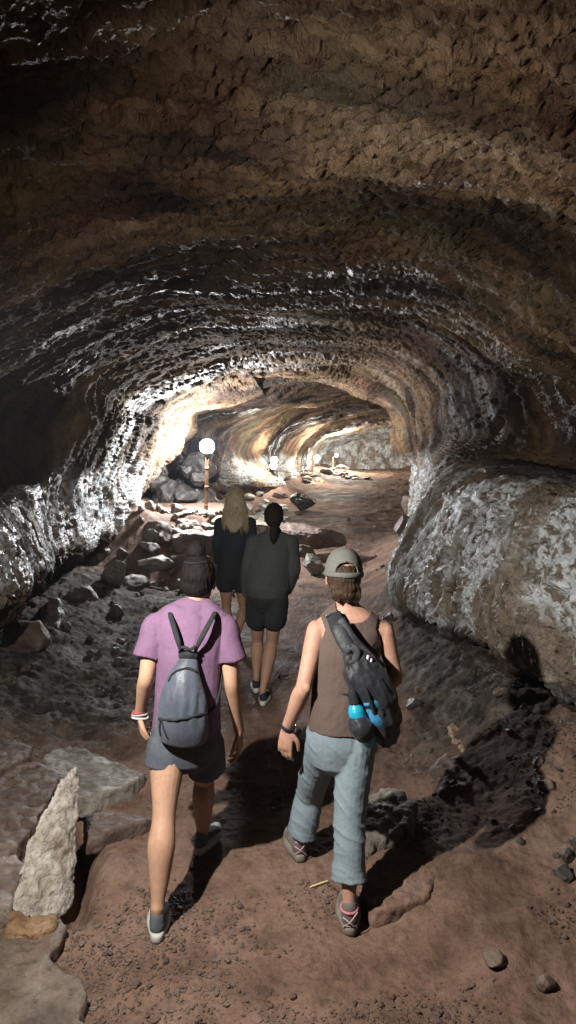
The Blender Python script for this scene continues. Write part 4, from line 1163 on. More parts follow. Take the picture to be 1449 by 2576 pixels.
    q = MB(); q.tube([v3(wrL) - dv * .012 + sd * .031 * math.cos(a) + ot * .027 * math.sin(a) for a in np.linspace(0, 2 * PI, 25)], [(.004, .009)] * 25, seg=8, cap=False, side=[tuple(sd * math.cos(a) + ot * math.sin(a)) for a in np.linspace(0, 2 * PI, 25)])
    wb = q.obj('watch', BLACK); parent(wb, root)
    q = MB(); q.box(v3(wrL) - dv * .012 + sd * .034, (.012, .024, .026)); parent(q.obj('dial', plain('steel', (.6, .6, .6), .25, 1)), wb)
    # shoes, pink laces
    g = Vector((ankL[0] + .013, ankL[1] - .056, 0)); s1 = shoe(root, (g.x, g.y, fz(g.x, g.y) + .006), (-.22, 1, 0), L=.255, W=.098, upper=SHOE_T, sole=SOLE_T, lace=LACE, collar=.085)
    g2 = Vector((ankR[0], ankR[1] - .058, 0)); s2 = shoe(root, (g2.x, g2.y, fz(g2.x, g2.y) + .006), (.03, 1, 0), L=.255, W=.098, upper=SHOE_T, sole=SOLE_T, lace=LACE, collar=.085)
    for so, gg in ((s1, g), (s2, g2)):                    # lace crossing behind the heel
        q = MB(); c0 = v3((gg.x, gg.y, fz(gg.x, gg.y)))
        q.tube([c0 + v3((-.030, .004, .040)), c0 + v3((0, -.016, .078)), c0 + v3((.032, .006, .105))], [.0028] * 3, seg=6)
        q.tube([c0 + v3((.030, .004, .036)), c0 + v3((0, -.017, .072)), c0 + v3((-.030, .006, .082))], [.0028] * 3, seg=6)
        parent(q.obj('heel_lace', LACE), so)
        q = MB(); q.tube([c0 + v3((.036 * math.cos(a), .050 + .042 * math.sin(a), .098)) for a in np.linspace(0, 2 * PI, 19)], [.006] * 19, seg=8, cap=False)
        parent(q.obj('lining', plain('rose_lining', (.45, .16, .2), .9)), so)
    # ---- sling bag
    SB = cloth_material('black_ripstop', (.007, .008, .011), (.020, .022, .028), 9, 300, .5, .1, .006)
    SBL = cloth_material('blue_print_cloth', (.015, .11, .22), (.03, .20, .36), 9, 300, .6, .1, .01)
    yb = Yp - .12
    sb = empty('sling_bag', P(950, 1850, yb), 'black and blue sling bag hanging on the right hip of the woman in the cap', 'bag')
    q = MB()
    q.tube([P(884, 1632, yb + .015), P(902, 1670, yb - .015), P(930, 1730, yb - .03), P(962, 1800, yb), P(976, 1852, yb + .03)],
           [(.030, .020), (.068, .040), (.088, .058), (.078, .064), (.045, .04)], seg=26, n=46)
    q.tube([P(880, 1655, yb - .02), P(892, 1700, yb - .045), P(900, 1742, yb - .055)], [(.026, .018), (.032, .022), (.026, .02)], seg=14)
    q.tube([P(930, 1760, yb - .04), P(955, 1820, yb - .045), P(968, 1862, yb - .01)], [(.045, .035), (.06, .045), (.03, .03)], seg=18)

    def sbd(co, no):
        n = fbm3(co * np.array([12, 12, 9]), 3, 61)
        r = np.clip(1 - np.abs(fbm3((co + co[:, [2]] * np.array([.6, 0, 0])) * np.array([18, 10, 6]), 2, 65)) * 2.6, 0, 1)
        return co + no * (.010 * n + .010 * r)[:, None]
    bag = q.remesh('bag', SB, .005, 2, sbd); parent(bag, sb)
    q = MB()
    q.tube([P(926, 1790, yb - .075), P(944, 1812, yb - .085), P(966, 1828, yb - .065), P(980, 1806, yb - .045)], [(.016, .012), (.026, .016), (.022, .014), (.010, .01)], seg=12, n=20)
    q.tube([P(920, 1770, yb - .075), P(940, 1772, yb - .075), P(958, 1786, yb - .06)], [(.012, .008), (.022, .01), (.014, .008)], seg=12)
    pb = q.remesh('blue_panel', SBL, .004, 2, fold_disp(.008, .04, 71)); parent(pb, bag)
    q = MB(); q.tube([P(838, 1545, Yp - .005), P(850, 1580, Yp - .068), P(868, 1618, Yp - .105), P(886, 1648, Yp - .13)], [(.036, .006), (.034, .009), (.034, .010), (.030, .012)], seg=14, n=24, side=[(1, 0, .55)] * 4)
    q.tube([P(838, 1545, Yp - .005), P(828, 1548, Yp + .07), P(828, 1580, Yp + .16)], [(.036, .006)] * 3, seg=14, n=14, side=[(1, 0, .3)] * 3)
    parent(q.obj('shoulder_strap', SB), sb)
    q = MB(); q.tube([P(856, 1560, Yp - .06), P(890, 1612, Yp - .10), P(925, 1648, Yp - .10), P(962, 1680, Yp - .02)], [(.022, .006)] * 4, seg=12, n=24, side=[(1, 0, .9)] * 4)
    parent(q.obj('side_strap', SB), sb)
    q = MB(); q.box(v3(P(924, 1662, yb - .05)), (.010, .006, .05), Euler((0, .15, 0))); q.box(v3(P(933, 1668, yb - .05)), (.008, .006, .04), Euler((0, .15, 0)))
    parent(q.obj('buckle', plain('grey_plastic', (.45, .47, .5), .35)), sb)
    q = MB(); q.tube([P(876, 1640, yb - .03), P(888, 1632, yb - .045), P(899, 1642, yb - .05), P(893, 1664, yb - .05), P(882, 1668, yb - .045)], [(.016, .008)] * 5, seg=10, n=20)
    parent(q.obj('fold_over_flap', cloth_material('grey_lining', (.04, .042, .048), (.065, .068, .075))), bag)
    q = MB(); q.tube([P(905, 1700, yb - .07), P(930, 1760, yb - .10), P(958, 1850, yb - .075), P(966, 1880, yb - .04)], [(.007, .003)] * 4, seg=8, n=20)
    q.tube([P(940, 1690, yb - .05), P(985, 1760, yb - .01), P(1002, 1820, yb + .02)], [(.005, .003)] * 3, seg=8, n=20)
    parent(q.obj('webbing', BLACK), sb)
    # ---- water bottle in the side pocket
    BLU = plain('turquoise_plastic', (0.013, 0.277, 0.409), .25)
    bt = empty('water_bottle', P(920, 1860, yb - .09), 'turquoise water bottle with a black cap in the pocket of the sling bag', 'bottle')
    q = MB(); q.tube([P(893, 1772, yb - .085), P(895, 1784, yb - .088), P(900, 1800, yb - .09), P(922, 1850, yb - .085), P(927, 1864, yb - .08)], [.022, .033, .036, .036, .030], seg=22, n=30)
    parent(q.obj('bottle_body', BLU), bt)
    q = MB(); q.tube([P(886, 1744, yb - .082), P(892, 1766, yb - .085)], [.020, .024], seg=18, n=5)
    q.tube([P(862, 1746, yb - .09), P(876, 1748, yb - .09), P(892, 1750, yb - .09)], [.004, .007, .008], seg=8)
    cpo = q.obj('bottle_cap', BLACK); parent(cpo, bt)
    q = MB()
    q.tube([P(903, 1822, yb - .10), P(908, 1832, yb - .105), P(915, 1842, yb - .10)], [(.046, .044), (.050, .046), (.044, .04)], seg=20, n=12)
    parent(q.remesh('bottle_pocket', SB, .004, 2, fold_disp(.006, .05, 75)), bag)


# ================================================================= the two women ahead
def woman_ahead(kind):
    if kind == 'blonde':
        root = empty('person', (-.52, 7.25, 0), 'woman with long loose blonde hair in a black top and black shorts, furthest ahead', 'person')
        Y = 7.25
        pel, wst, chest, shc, nk, hd = P(584, 1432, Y), P(586, 1390, Y), P(590, 1335, Y), P(592, 1312, Y), P(592, 1296, Y + .02), P(593, 1254, Y + .04)
        shL, elL, wrL = P(554, 1316, Y), P(547, 1368, Y - .02), P(548, 1412, Y + .12)
        shR, elR, wrR = P(630, 1316, Y), P(637, 1370, Y - .02), P(632, 1415, Y + .12)
        hipL, kneL, ankL = P(568, 1442, Y), P(570, 1530, Y + .02), P(572, 1618, Y)
        hipR, kneR, ankR = P(606, 1442, Y), P(612, 1528, Y + .10), P(597, 1600, Y - .12)
        topm, shm, skin, hm = NAVY, BLACK, SK_C, HAIR_B
        hem, tophem = 1468, 1430
        w = .93
    else:
        root = empty('person', (-.1, 5.75, 0), 'dark-haired woman in a loose charcoal sweater and black shorts, hair tied low', 'person')
        Y = 5.72
        pel, wst, chest, shc, nk, hd = P(672, 1490, Y), P(674, 1450, Y), P(683, 1390, Y + .02), P(686, 1358, Y + .03), P(688, 1340, Y + .04), P(689, 1300, Y + .06)
        shL, elL, wrL = P(640, 1366, Y + .02), P(626, 1430, Y), P(622, 1490, Y + .06)
        shR, elR, wrR = P(730, 1366, Y + .02), P(737, 1430, Y - .02), P(722, 1482, Y + .04)
        hipL, kneL, ankL = P(648, 1508, Y + .05), P(648, 1615, Y + .22), P(645, 1702, Y + .10)
        hipR, kneR, ankR = P(696, 1508, Y), P(683, 1620, Y + .06), P(661, 1738, Y - .14)
        topm, shm, skin, hm = CHAR, BLACK, SK_C, HAIR_D
        hem, tophem = 1556, 1476
        w = 1.0
    b = MB()
    Lh = add_head(b, hd, (.072, .092, .104), fwd=(0, 1, -.08), up=(0, .08, 1), neck=nk, nr=.05)
    b.tube([pel, wst, chest, shc, nk], [(.145, .105), (.12, .092), (.138, .098), (.145, .07), (.055, .055)], seg=22)
    b.tube([shL, shc, shR], [.044, .055, .044])
    arm(b, shL, elL, wrL); arm(b, shR, elR, wrR)
    add_hand(b, wrL, (.05, .25, -1), (1, .1, 0), 1, curl=.6)
    add_hand(b, wrR, (-.05, .25, -1), (-1, .1, 0), -1, curl=.6)
    leg(b, hipL, kneL, ankL, (0, -1, 0), .082, .05, .058, .031)
    leg(b, hipR, kneR, ankR, (0, -1, 0), .082, .05, .058, .031)
    parent(b.remesh('body', skin, .006, 4), root)
    t = MB()
    if kind == 'blonde':
        t.tube([P(585, tophem, Y), wst, chest, shc, nk], [(.150, .115), (.140, .108), (.155, .11), (.155, .082), (.062, .06)], seg=26, n=34)
        rs = .054
    else:
        t.tube([P(673, tophem, Y), P(675, 1440, Y), chest, shc, nk], [(.188, .15), (.19, .15), (.185, .135), (.165, .092), (.066, .065)], seg=26, n=34)
        rs = .066
    t.tube([shL, v3(shc) + v3((0, 0, .012)), shR], [.06, .07, .06])
    t.tube([shL, lerp(shL, elL, .5), elL, lerp(elL, wrL, .5), wrL], [rs * 1.05, rs, rs * .98, rs * .9, rs * .72], seg=18)
    t.tube([shR, lerp(shR, elR, .5), elR, lerp(elR, wrR, .5), wrR], [rs * 1.05, rs, rs * .98, rs * .9, rs * .72], seg=18)
    parent(t.remesh('top' if kind == 'blonde' else 'sweater', topm, .007, 3, fold_disp(.007, .12, 81, (.2, 0, 1), .4)), root)
    s = MB()
    s.tube([lerp(pel, wst, .8), pel, lerp(hipL, hipR, .5)], [(.148, .118), (.165, .128), (.165, .125)], seg=26)
    for hp, kn in ((hipL, kneL), (hipR, kneR)):
        u = (hem - (1442 if kind == 'blonde' else 1508)) / (88 if kind == 'blonde' else 110)
        s.tube([lerp(hp, pel, .3), hp, lerp(hp, kn, u)], [(.088, .11), (.098, .112), (.104, .114)], seg=20)
    parent(s.remesh('shorts', shm, .006, 3, fold_disp(.005, .07, 91)), root)
    rnd = random.Random(3 if kind == 'blonde' else 4)
    h = MB()
    h.ball(Lh(0, -.010, .018), (.082, .102, .102))
    if kind == 'blonde':
        bot = P(588, 1336, Y - .13)
        h.tube([Lh(0, -.03, .05), Lh(0, -.06, -.03), Lh(0, -.075, -.12), lerp(Lh(0, -.085, -.16), bot, .5), bot], [(.078, .06), (.100, .062), (.116, .050), (.100, .036), (.040, .016)], seg=26, n=40)
        for i in range(26):
            x = rnd.uniform(-.085, .085)
            e = rnd.uniform(.2, 1)
            h.tube([Lh(x, -.07, -.06), Lh(x * 1.05 + rnd.uniform(-.01, .01), -.095, -.20), lerp(Lh(x * .7, -.10, -.22), bot, e * .8) + v3((x * .25, 0, 0))], [.016, .015, .004], seg=8, n=14)
    else:
        h.ball(Lh(0, -.06, -.035), (.066, .05, .055))
        h.tube([Lh(.004, -.095, -.045), Lh(.004, -.115, -.09), Lh(.002, -.12, -.16), Lh(0, -.112, -.23)], [.022, .032, .034, .010], seg=14, n=24)

    def hdd(co, no):
        return co + no * (.005 * fbm3((co - v3(hd)) * np.array([60, 60, 9]), 3, 19))[:, None]
    ho = h.remesh('hair', hm, .005, 1, hdd); parent(ho, root)
    if kind == 'blonde':
        k = MB()                                          # flyaway strands
        for i in range(700):
            a = rnd.choice((0, PI)) + rnd.gauss(0, .35) if i % 3 else rnd.uniform(0, PI)
            z = rnd.uniform(-.24, .112)
            sx = math.cos(a)
            wd = .084 * math.sqrt(max(.05, 1 - (max(0, z - .02) / .102) ** 2)) if z > .0 else np.interp(-z, [0, .06, .14, .20, .26], [.086, .100, .117, .108, .085])
            p0 = Lh(wd * sx, -.03 - .075 * abs(math.sin(a)) - .04 * min(1, max(0, -z / .15)), z)
            out = v3((sx, 0, .5 if z > .04 else .05))
            l = rnd.uniform(.05, .16)
            k.tube([p0, p0 + out * .012 + v3((0, 0, -.25 * l)), p0 + out * rnd.uniform(.012, .034) + v3((0, -.01, -l))], [.0036, .0032, .0014], seg=4, n=7)
        parent(k.obj('flyaway_strands', hm), ho)
    for an, hp in ((ankL, 0), (ankR, 1)):
        a = v3(an)
        g = fz(a[0], a[1])
        lift = max(g + .006, a[2] - .095)
        if kind == 'blonde' and hp == 1:
            shoe(root, (a[0], a[1] - .05, max(g + .03, a[2] - .09)), (.0, 1, -.35), up=(0, .35, 1), upper=BLACK, sole=SOLE_W, lace=LACE_W)
        else:
            shoe(root, (a[0] + (.0 if kind == 'blonde' else .0), a[1] - .048, g + .006), (.10 if hp else -.05, 1, 0), upper=SHOE_G if kind == 'blonde' else BLACK, sole=SOLE_W, lace=LACE_W)


woman_mauve()
woman_cap()
woman_ahead('blonde')
woman_ahead('dark')
# ------------------------------------------------------------------ stones
def rock_mesh(name, seed, sub=4, dims=(1, 1, 1), planes=14, rough=.05, cut=(.62, .92)):
    rnd = random.Random(seed)
    bm = bmesh.new(); bmesh.ops.create_icosphere(bm, subdivisions=sub, radius=1)
    V = np.array([v.co[:] for v in bm.verts]); F = np.array([[v.index for v in f.verts] for f in bm.faces]); bm.free()
    for i in range(planes):
        n = np.array([rnd.gauss(0, 1) for _ in range(3)]); n /= np.linalg.norm(n)
        d = rnd.uniform(*cut)
        h = np.maximum(0, V @ n - d)
        V = V - n * (h * .94)[:, None]
    V = V * np.array(dims)
    no = V / (np.linalg.norm(V, axis=1)[:, None] + 1e-6)
    V = V + no * (rough * fbm3(V * 2.3 / max(dims) + seed, 5, seed, .6) * max(dims))[:, None]
    o = mesh_np(name, V, F, None, True)
    me = o.data; bpy.data.objects.remove(o)
    return me


def put(name, me, mat, loc, rot=(0, 0, 0), scale=1.0, label=None, group=None, cat='stone'):
    m2 = me
    if not me.materials: me.materials.append(mat)
    o = bpy.data.objects.new(name, m2); C.objects.link(o)
    o.location = loc; o.rotation_euler = rot; o.scale = (scale,) * 3 if np.isscalar(scale) else scale
    if me.materials[0] != mat:
        o.material_slots[0].link = 'OBJECT'; o.material_slots[0].material = mat
    return tag(o, label, cat, group)


def boulder(px, py, Y, dims, mat, label, seed, rot=(0, 0, 0), sub=5, rough=.11, planes=15, name='boulder'):
    """A boulder centred on a surveyed point; dims are half sizes in metres."""
    me = rock_mesh(name, seed, sub, dims, planes, rough, (.45, .86)); me.materials.append(mat)
    p = P(px, py, Y)
    return put(name, me, mat, p, rot, 1.0, label, None, 'boulder')


def slab(pix, mat, label, z=None, Y=None, thick=.08, drop=.05, seed=0, name='rock_slab', vox=.012, lean=None, amp=.014, lam=.09, cat='rock', ext=None):
    """A flat or standing slab: outline surveyed on the ground at height z, or standing at depths Y, given a real thickness."""
    if z is not None:
        top = [G(x, y, z) for x, y in pix]
        nvec = Vector((0, 0, -1)) * (thick + drop) if ext is None else Vector(ext)
    else:
        top = [P(x, y, d) for (x, y), d in zip(pix, Y)]
        nvec = Vector(ext)
    n = len(top)
    c = sum(top, Vector()) / n
    V = [tuple(p) for p in top] + [tuple(p + nvec + (p - c) * .06) for p in top]
    mb = MB()
    a = sum((top[i].cross(top[(i + 1) % n]) for i in range(n)), Vector())
    f0 = tuple(range(n)); f1 = tuple(range(2 * n - 1, n - 1, -1))
    sides = [(i, i + n, (i + 1) % n + n, (i + 1) % n) for i in range(n)]
    if a.dot(nvec) > 0:
        f0 = f0[::-1]; f1 = f1[::-1]; sides = [s[::-1] for s in sides]
    mb.add(V, [f0, f1] + sides)

    def dsp(co, no):
        q = co / lam
        h = amp * fbm3(q + seed, 5, seed, .62)
        h = h + amp * .5 * np.clip(1 - np.abs(fbm3(q * .6 + 9, 3, seed + 3)) * 2.4, -1, 1)
        return co + no * h[:, None]
    o = mb.remesh(name, mat, vox, 2, dsp)
    me = o.data
    me.transform(Matrix.Translation(-c)); o.location = c
    return tag(o, label, cat)


M['dirt_rock'] = floor_material()
# --- lower left, beside the camera
slab([(161, 1952), (118, 2030), (96, 2062), (84, 2096), (60, 2135), (50, 2190), (34, 2262), (28, 2292), (70, 2312), (130, 2318), (143, 2300), (150, 2230), (158, 2100), (166, 1990)],
     M['slab_pale'], 'pale crusted slab standing on edge beside the path, its right side in black shadow',
     Y=[3.36, 3.22, 3.17, 3.12, 3.07, 3.00, 2.93, 2.90, 2.92, 2.97, 3.01, 3.07, 3.20, 3.33], ext=(.035, .10, -.01), seed=1, vox=.008, amp=.016)
slab([(108, 1905), (150, 1880), (205, 1884), (250, 1900), (300, 1922), (362, 1946), (325, 1976), (255, 1998), (190, 2012), (135, 1985)],
     M['rock_grey'], 'flat grey crusted slab lying left of the mauve t-shirt woman', z=.07, thick=.05, drop=.06, seed=2, vox=.011)
slab([(-30, 1862), (30, 1858), (80, 1880), (72, 1900), (30, 1925), (-30, 1955)],
     M['rock_brown'], 'brown slab at the left edge beyond the broad dark rock', z=.12, thick=.07, drop=.10, seed=3)
slab([(212, 2052), (262, 2040), (318, 2046), (382, 2060), (340, 2072), (292, 2086), (250, 2104), (218, 2112)],
     M['rock_brown'], 'thin brown slab half buried in gravel beside the bare left leg', z=.055, thick=.05, drop=.04, seed=4, vox=.010, amp=.010)
slab([(-60, 1925), (30, 1905), (110, 1925), (150, 1950), (120, 2010), (80, 2085), (30, 2140), (-60, 2175)],
     M['rock_brown'], 'broad dark brown rock behind the standing pale slab', z=.10, thick=.08, drop=.10, seed=5, vox=.014, amp=.02)
slab([(-80, 2150), (20, 2120), (60, 2180), (36, 2250), (28, 2300), (-80, 2320)],
     M['rock_tan'], 'tan rock against the left foot of the standing pale slab', z=.08, thick=.08, drop=.06, seed=6, vox=.012, amp=.02)
slab([(-80, 2325), (40, 2340), (110, 2330), (152, 2310), (166, 2332), (148, 2372), (120, 2400), (150, 2440), (205, 2462), (214, 2500), (196, 2560), (250, 2640), (100, 2700), (-80, 2700)],
     M['rock_tan'], 'wide tan flat rock in the bottom left corner', z=.028, thick=.05, drop=.05, seed=7, vox=.011, amp=.016)
slab([(26, 2296), (80, 2308), (140, 2300), (128, 2330), (80, 2352), (22, 2340)],
     M['rock_ochre'], 'ochre broken foot stone under the standing pale slab', z=.06, thick=.05, drop=.04, seed=8, vox=.009, amp=.02)
# --- right of the path
slab([(918, 2012), (960, 1988), (1012, 1986), (1046, 2022), (1030, 2070), (980, 2100), (925, 2120)],
     M['rock_grey'], 'rough glinting rock right of the rolled trousers', z=.12, thick=.10, drop=.06, seed=11, amp=.025, vox=.011)
slab([(912, 2170), (970, 2128), (1040, 2136), (1096, 2190), (1080, 2250), (1010, 2276), (940, 2292), (916, 2250)],
     M['dirt_rock'], 'brown flat rock right of the foot with pink laces', z=.055, thick=.06, drop=.04, seed=12, amp=.016, vox=.012)
slab([(1128, 1826), (1150, 1812), (1180, 1838), (1206, 1880), (1196, 1902), (1170, 1892), (1140, 1862)],
     M['rock_ochre'], 'ochre block of rock leaning in the rubble at right', z=.10, thick=.05, drop=.06, seed=14, amp=.02)
slab([(1090, 1930), (1120, 1890), (1178, 1910), (1200, 1945), (1170, 1985), (1110, 1990)],
     M['rock_brown'], 'brown rock just in front of the ochre block at right', z=.07, thick=.05, drop=.06, seed=15, amp=.025)
me = rock_mesh('rock', 21, 4, (.052, .05, .046), 9, .08, (.42, .8)); g = G(1236, 2388, .09)
put('rock', me, M['rock_tan'], (g.x, g.y, fz(g.x, g.y) + .018), (.3, .2, .5), 1, 'small pyramid shaped tan stone on the low dirt hump at lower right', None, 'rock')
me = rock_mesh('rock', 22, 4, (.05, .042, .04), 9, .1, (.42, .8)); g = G(1372, 2432, .08)
put('rock', me, M['rock_brown'], (g.x, g.y, fz(g.x, g.y) + .012), (0, .4, 1), 1, 'rough brown stone near the right edge of the dirt hump', None, 'rock')

# --- boulders in the middle distance
boulder(782, 1352, 12.6, (.66, .50, .36), M['rock_brown'], 'big dark boulder beside the path right of the charcoal sweater', 31, (.0, .12, .2))
boulder(786, 1420, 11.3, (.27, .24, .20), M['rock_grey'], 'pale fronted boulder low in front of the big dark boulder', 32, (0, 0, .4))
boulder(768, 1388, 11.9, (.30, .25, .15), M['rock_brown'], 'low rock wedged between the big boulder and the pale one', 33, (.2, .1, 1))
boulder(758, 1262, 20.5, (.48, .42, .30), M['rock_dark'], 'dark boulder right of the second lamp post', 34, (.1, .1, .6))
boulder(706, 1250, 22.2, (.34, .34, .26), M['rock_brown'], 'brown boulder touching the second lamp post', 35, (.1, .3, 1.6))
boulder(803, 1222, 30.0, (.36, .36, .30), M['rock_ochre'], 'ochre boulder beside the third lamp post', 36, (.1, .3, 2.6))
slab([(432, 1352), (470, 1345), (545, 1348), (600, 1352), (606, 1398), (540, 1402), (470, 1404), (440, 1390)],
     M['rock_brown'], 'square fronted brown ledge block under the stones of the nearest lamp', Y=[11.0] * 8, ext=(-.1, .9, .02), seed=41, vox=.03, amp=.05, lam=.3)
slab([(428, 1400), (520, 1402), (560, 1410), (556, 1440), (480, 1450), (420, 1440)],
     M['rock_brown'], 'lower brown ledge block behind the head with the bun', Y=[10.75] * 6, ext=(-.05, .7, .03), seed=42, vox=.03, amp=.05, lam=.3)
for k, (x, y, Y, d, mt, lb) in enumerate([
        (392, 1418, 10.4, (.34, .26, .13), 'rock_grey', 'low grey rock at the inner end of the left wall'),
        (340, 1462, 9.9, (.30, .24, .16), 'rock_brown', 'dark rounded rock on the left bank'),
        (400, 1345, 11.2, (.34, .30, .22), 'rock_brown', 'brown block at the corner where the left wall ends'),
        (380, 1380, 10.8, (.22, .22, .15), 'rock_brown', 'small brown block below the end of the left wall'),
        (470, 1468, 10.0, (.15, .13, .09), 'rock_grey', 'small rough stone left of the bun'),
        (290, 1448, 9.5, (.22, .26, .12), 'rock_grey', 'grey flat stone under the lip of the left wall'),
        (1018, 1318, 10.2, (.16, .2, .16), 'rock_brown', 'brown rock at the right edge of the path below the wall'),
        (1030, 1268, 13.0, (.2, .24, .18), 'rock_brown', 'brown rock in the bend of the right wall'),
        (130, 1560, 7.2, (.28, .24, .20), 'rock_dark', 'dark rock under the left wall near the picture edge'),
        (70, 1610, 6.2, (.24, .24, .22), 'rock_brown', 'brown rock low at the left edge of the picture'),
        (215, 1500, 8.6, (.24, .2, .15), 'rock_brown', 'brown rock in the hollow under the left wall lip')]):
    boulder(x, y, Y, d, M[mt], lb, 50 + k, (.2 * k, .1, .7 * k), 4)

# blocks of the collapsed wall behind the nearest lamp; recess shade put into their dark colour
rnd = random.Random(11)
VAR = [rock_mesh('stone', 100 + i, 3, (1, rnd.uniform(.65, 1), rnd.uniform(.5, .85)), 11, .15, (.42, .85)) for i in range(12)]
for me in VAR: me.polygons.foreach_set('use_smooth', np.full(len(me.polygons), False))
for i in range(22):
    x = rnd.uniform(365, 510); y = rnd.uniform(1180, 1290); Y = rnd.uniform(14.6, 16.0)
    put('wall_block', VAR[i % 12], M['rock_dark'], P(x, y, Y), (rnd.uniform(0, 6), rnd.uniform(0, 6), rnd.uniform(0, 6)), rnd.uniform(.20, .46),
        'fallen block, coloured dark for shade, in the heap left of the nearest lamp post', 'blocks heaped behind the nearest lamp', 'block')


# stones stacked round the feet of the lamp posts
def cairn(n, x0, x1, y0, y1, Ya, Yb, sz, mats, label, group, flat=.6):
    for i in range(n):
        x = rnd.uniform(x0, x1); f = rnd.random(); y = y0 + (y1 - y0) * f; Y = Yb + (Ya - Yb) * f + rnd.uniform(-.15, .15)
        p = P(x, y, Y)
        s = sz * rnd.uniform(.55, 1.2)
        zz = max(p.z, fz(p.x, p.y) + s * .25)
        put('cairn_stone', VAR[rnd.randrange(12)], M[rnd.choice(mats)], (p.x, p.y, zz), (rnd.uniform(-.3, .3), rnd.uniform(-.3, .3), rnd.uniform(0, 6)), (s * 1.15, s, s * flat * rnd.uniform(.8, 1.3)), label, group)


cairn(46, 436, 548, 1288, 1346, 11.1, 12.7, .13, ['rock_pale', 'rock_pale', 'rock_ochre', 'rock_grey'], 'pale stone piled round the foot of the nearest lamp post', 'stones of the nearest lamp cairn')
cairn(34, 608, 722, 1256, 1318, 13.5, 23.0, .20, ['rock_pale', 'rock_pale', 'rock_grey'], 'pale stone in the row leading to the second lamp post', 'stones of the second lamp cairn', .5)
cairn(16, 768, 806, 1210, 1240, 29, 31.3, .24, ['rock_pale', 'rock_grey'], 'pale stone at the foot of the third lamp post', 'stones of the third lamp cairn')
cairn(18, 812, 868, 1186, 1222, 37, 39.3, .30, ['rock_dark', 'rock_grey', 'rock_pale'], 'stone at the foot of the furthest lamp post', 'stones of the furthest lamp cairn')
cairn(10, 862, 930, 1210, 1226, 34, 36, .26, ['rock_dark', 'rock_grey'], 'stone in the low row right of the furthest lamp post', 'stones in the low far row', .4)

# loose stones, left bank and right bank
def loose(n, fx, fy, sz, mats, label, group):
    k = 0
    while k < n:
        x, y = fx(), fy()
        s = sz * math.exp(rnd.gauss(0, .45))
        put('loose_stone', VAR[rnd.randrange(12)], M[rnd.choice(mats)], (x, y, fz(x, y) + s * .3), (rnd.uniform(0, 6), rnd.uniform(0, 6), rnd.uniform(0, 6)), s, label, group)
        k += 1


loose(60, lambda: rnd.uniform(-2.5, -.75), lambda: rnd.uniform(5.0, 11.5), .042, ['rock_dark', 'rock_dark', 'rock_grey', 'rock_brown'], 'loose lava stone in the rubble left of the path', 'loose stones left of the path')
loose(60, lambda: rnd.uniform(.85, 1.9), lambda: rnd.uniform(3.2, 7.6), .034, ['rock_dark', 'rock_brown', 'rock_dark'], 'dark lava stone in the rubble at the foot of the right wall', 'loose stones right of the path')
loose(55, lambda: rnd.uniform(-3.0, -.7), lambda: rnd.uniform(10.2, 12.1), .085, ['rock_brown', 'rock_brown', 'rock_tan', 'rock_grey'], 'brown rubble stone on the slope below the nearest lamp', 'rubble on the slope below the nearest lamp')
loose(40, lambda: rnd.uniform(.1, 2.4), lambda: rnd.uniform(8, 20), .045, ['rock_brown', 'rock_grey'], 'stone lying on the reddish path beyond the walkers', 'stones on the far path')
loose(26, lambda: rnd.uniform(1.25, 1.85), lambda: rnd.uniform(2.5, 3.6), .034, ['rock_dark', 'rock_brown'], 'dark rubble stone at the lower right edge', 'rubble at the lower right edge')


# gravel: thousands of pebbles, one mass
def gravel():
    base = [np.array([v.co[:] for v in VAR[i].vertices]) for i in range(3)]
    bm = bmesh.new(); bmesh.ops.create_icosphere(bm, subdivisions=1, radius=1)
    bv = np.array([v.co[:] for v in bm.verts]); bf = np.array([[v.index for v in f.verts] for f in bm.faces]); bm.free()
    r = np.random.RandomState(4)
    n = 60000
    Yv = r.uniform(1.75, 6.5, n) ** 1.0; X = r.uniform(-1.0, 1.0, n) * (.50 * Yv + .1)
    dens = fbm2(X * 1.6 + 3, Yv * 1.6, 3, 401) * .9 + .12
    dens = dens + .7 * np.exp(-((X + .66) / .24) ** 2) * (1 - sstep(2.6, 3.7, Yv)) + .55 * np.exp(-((X - .66) / .18) ** 2 - ((Yv - 2.62) / .22) ** 2) + .6 * np.exp(-((X + .0) / .30) ** 2 - ((Yv - 2.28) / .16) ** 2) + .35 * np.exp(-((X - .45) / .22) ** 2 - ((Yv - 2.2) / .12) ** 2) - .12
    keep = r.uniform(0, .75, n) < dens
    X, Yv = X[keep], Yv[keep]; n = len(X)
    S = .0046 * np.exp(r.normal(0, .5, n)); S = np.minimum(S, .017)
    Z = floor_z(X, Yv) + S * .35
    ang = r.uniform(0, 2 * PI, n)
    jit = r.uniform(.6, 1.25, (n, len(bv), 1))
    W = bv[None] * jit * S[:, None, None] * np.array([1.2, .9, .75])
    ca, sa = np.cos(ang)[:, None], np.sin(ang)[:, None]
    Wx = W[..., 0] * ca - W[..., 1] * sa; Wy = W[..., 0] * sa + W[..., 1] * ca
    V = np.stack([Wx + X[:, None], Wy + Yv[:, None], W[..., 2] + Z[:, None]], -1).reshape(-1, 3)
    F = (bf[None] + (np.arange(n) * len(bv))[:, None, None]).reshape(-1, 3)
    o = mesh_np('gravel', V, F, M['rock_brown'], False)
    tag(o, 'brown gravel strewn over the dirt path', 'gravel', kind='stuff')


gravel()

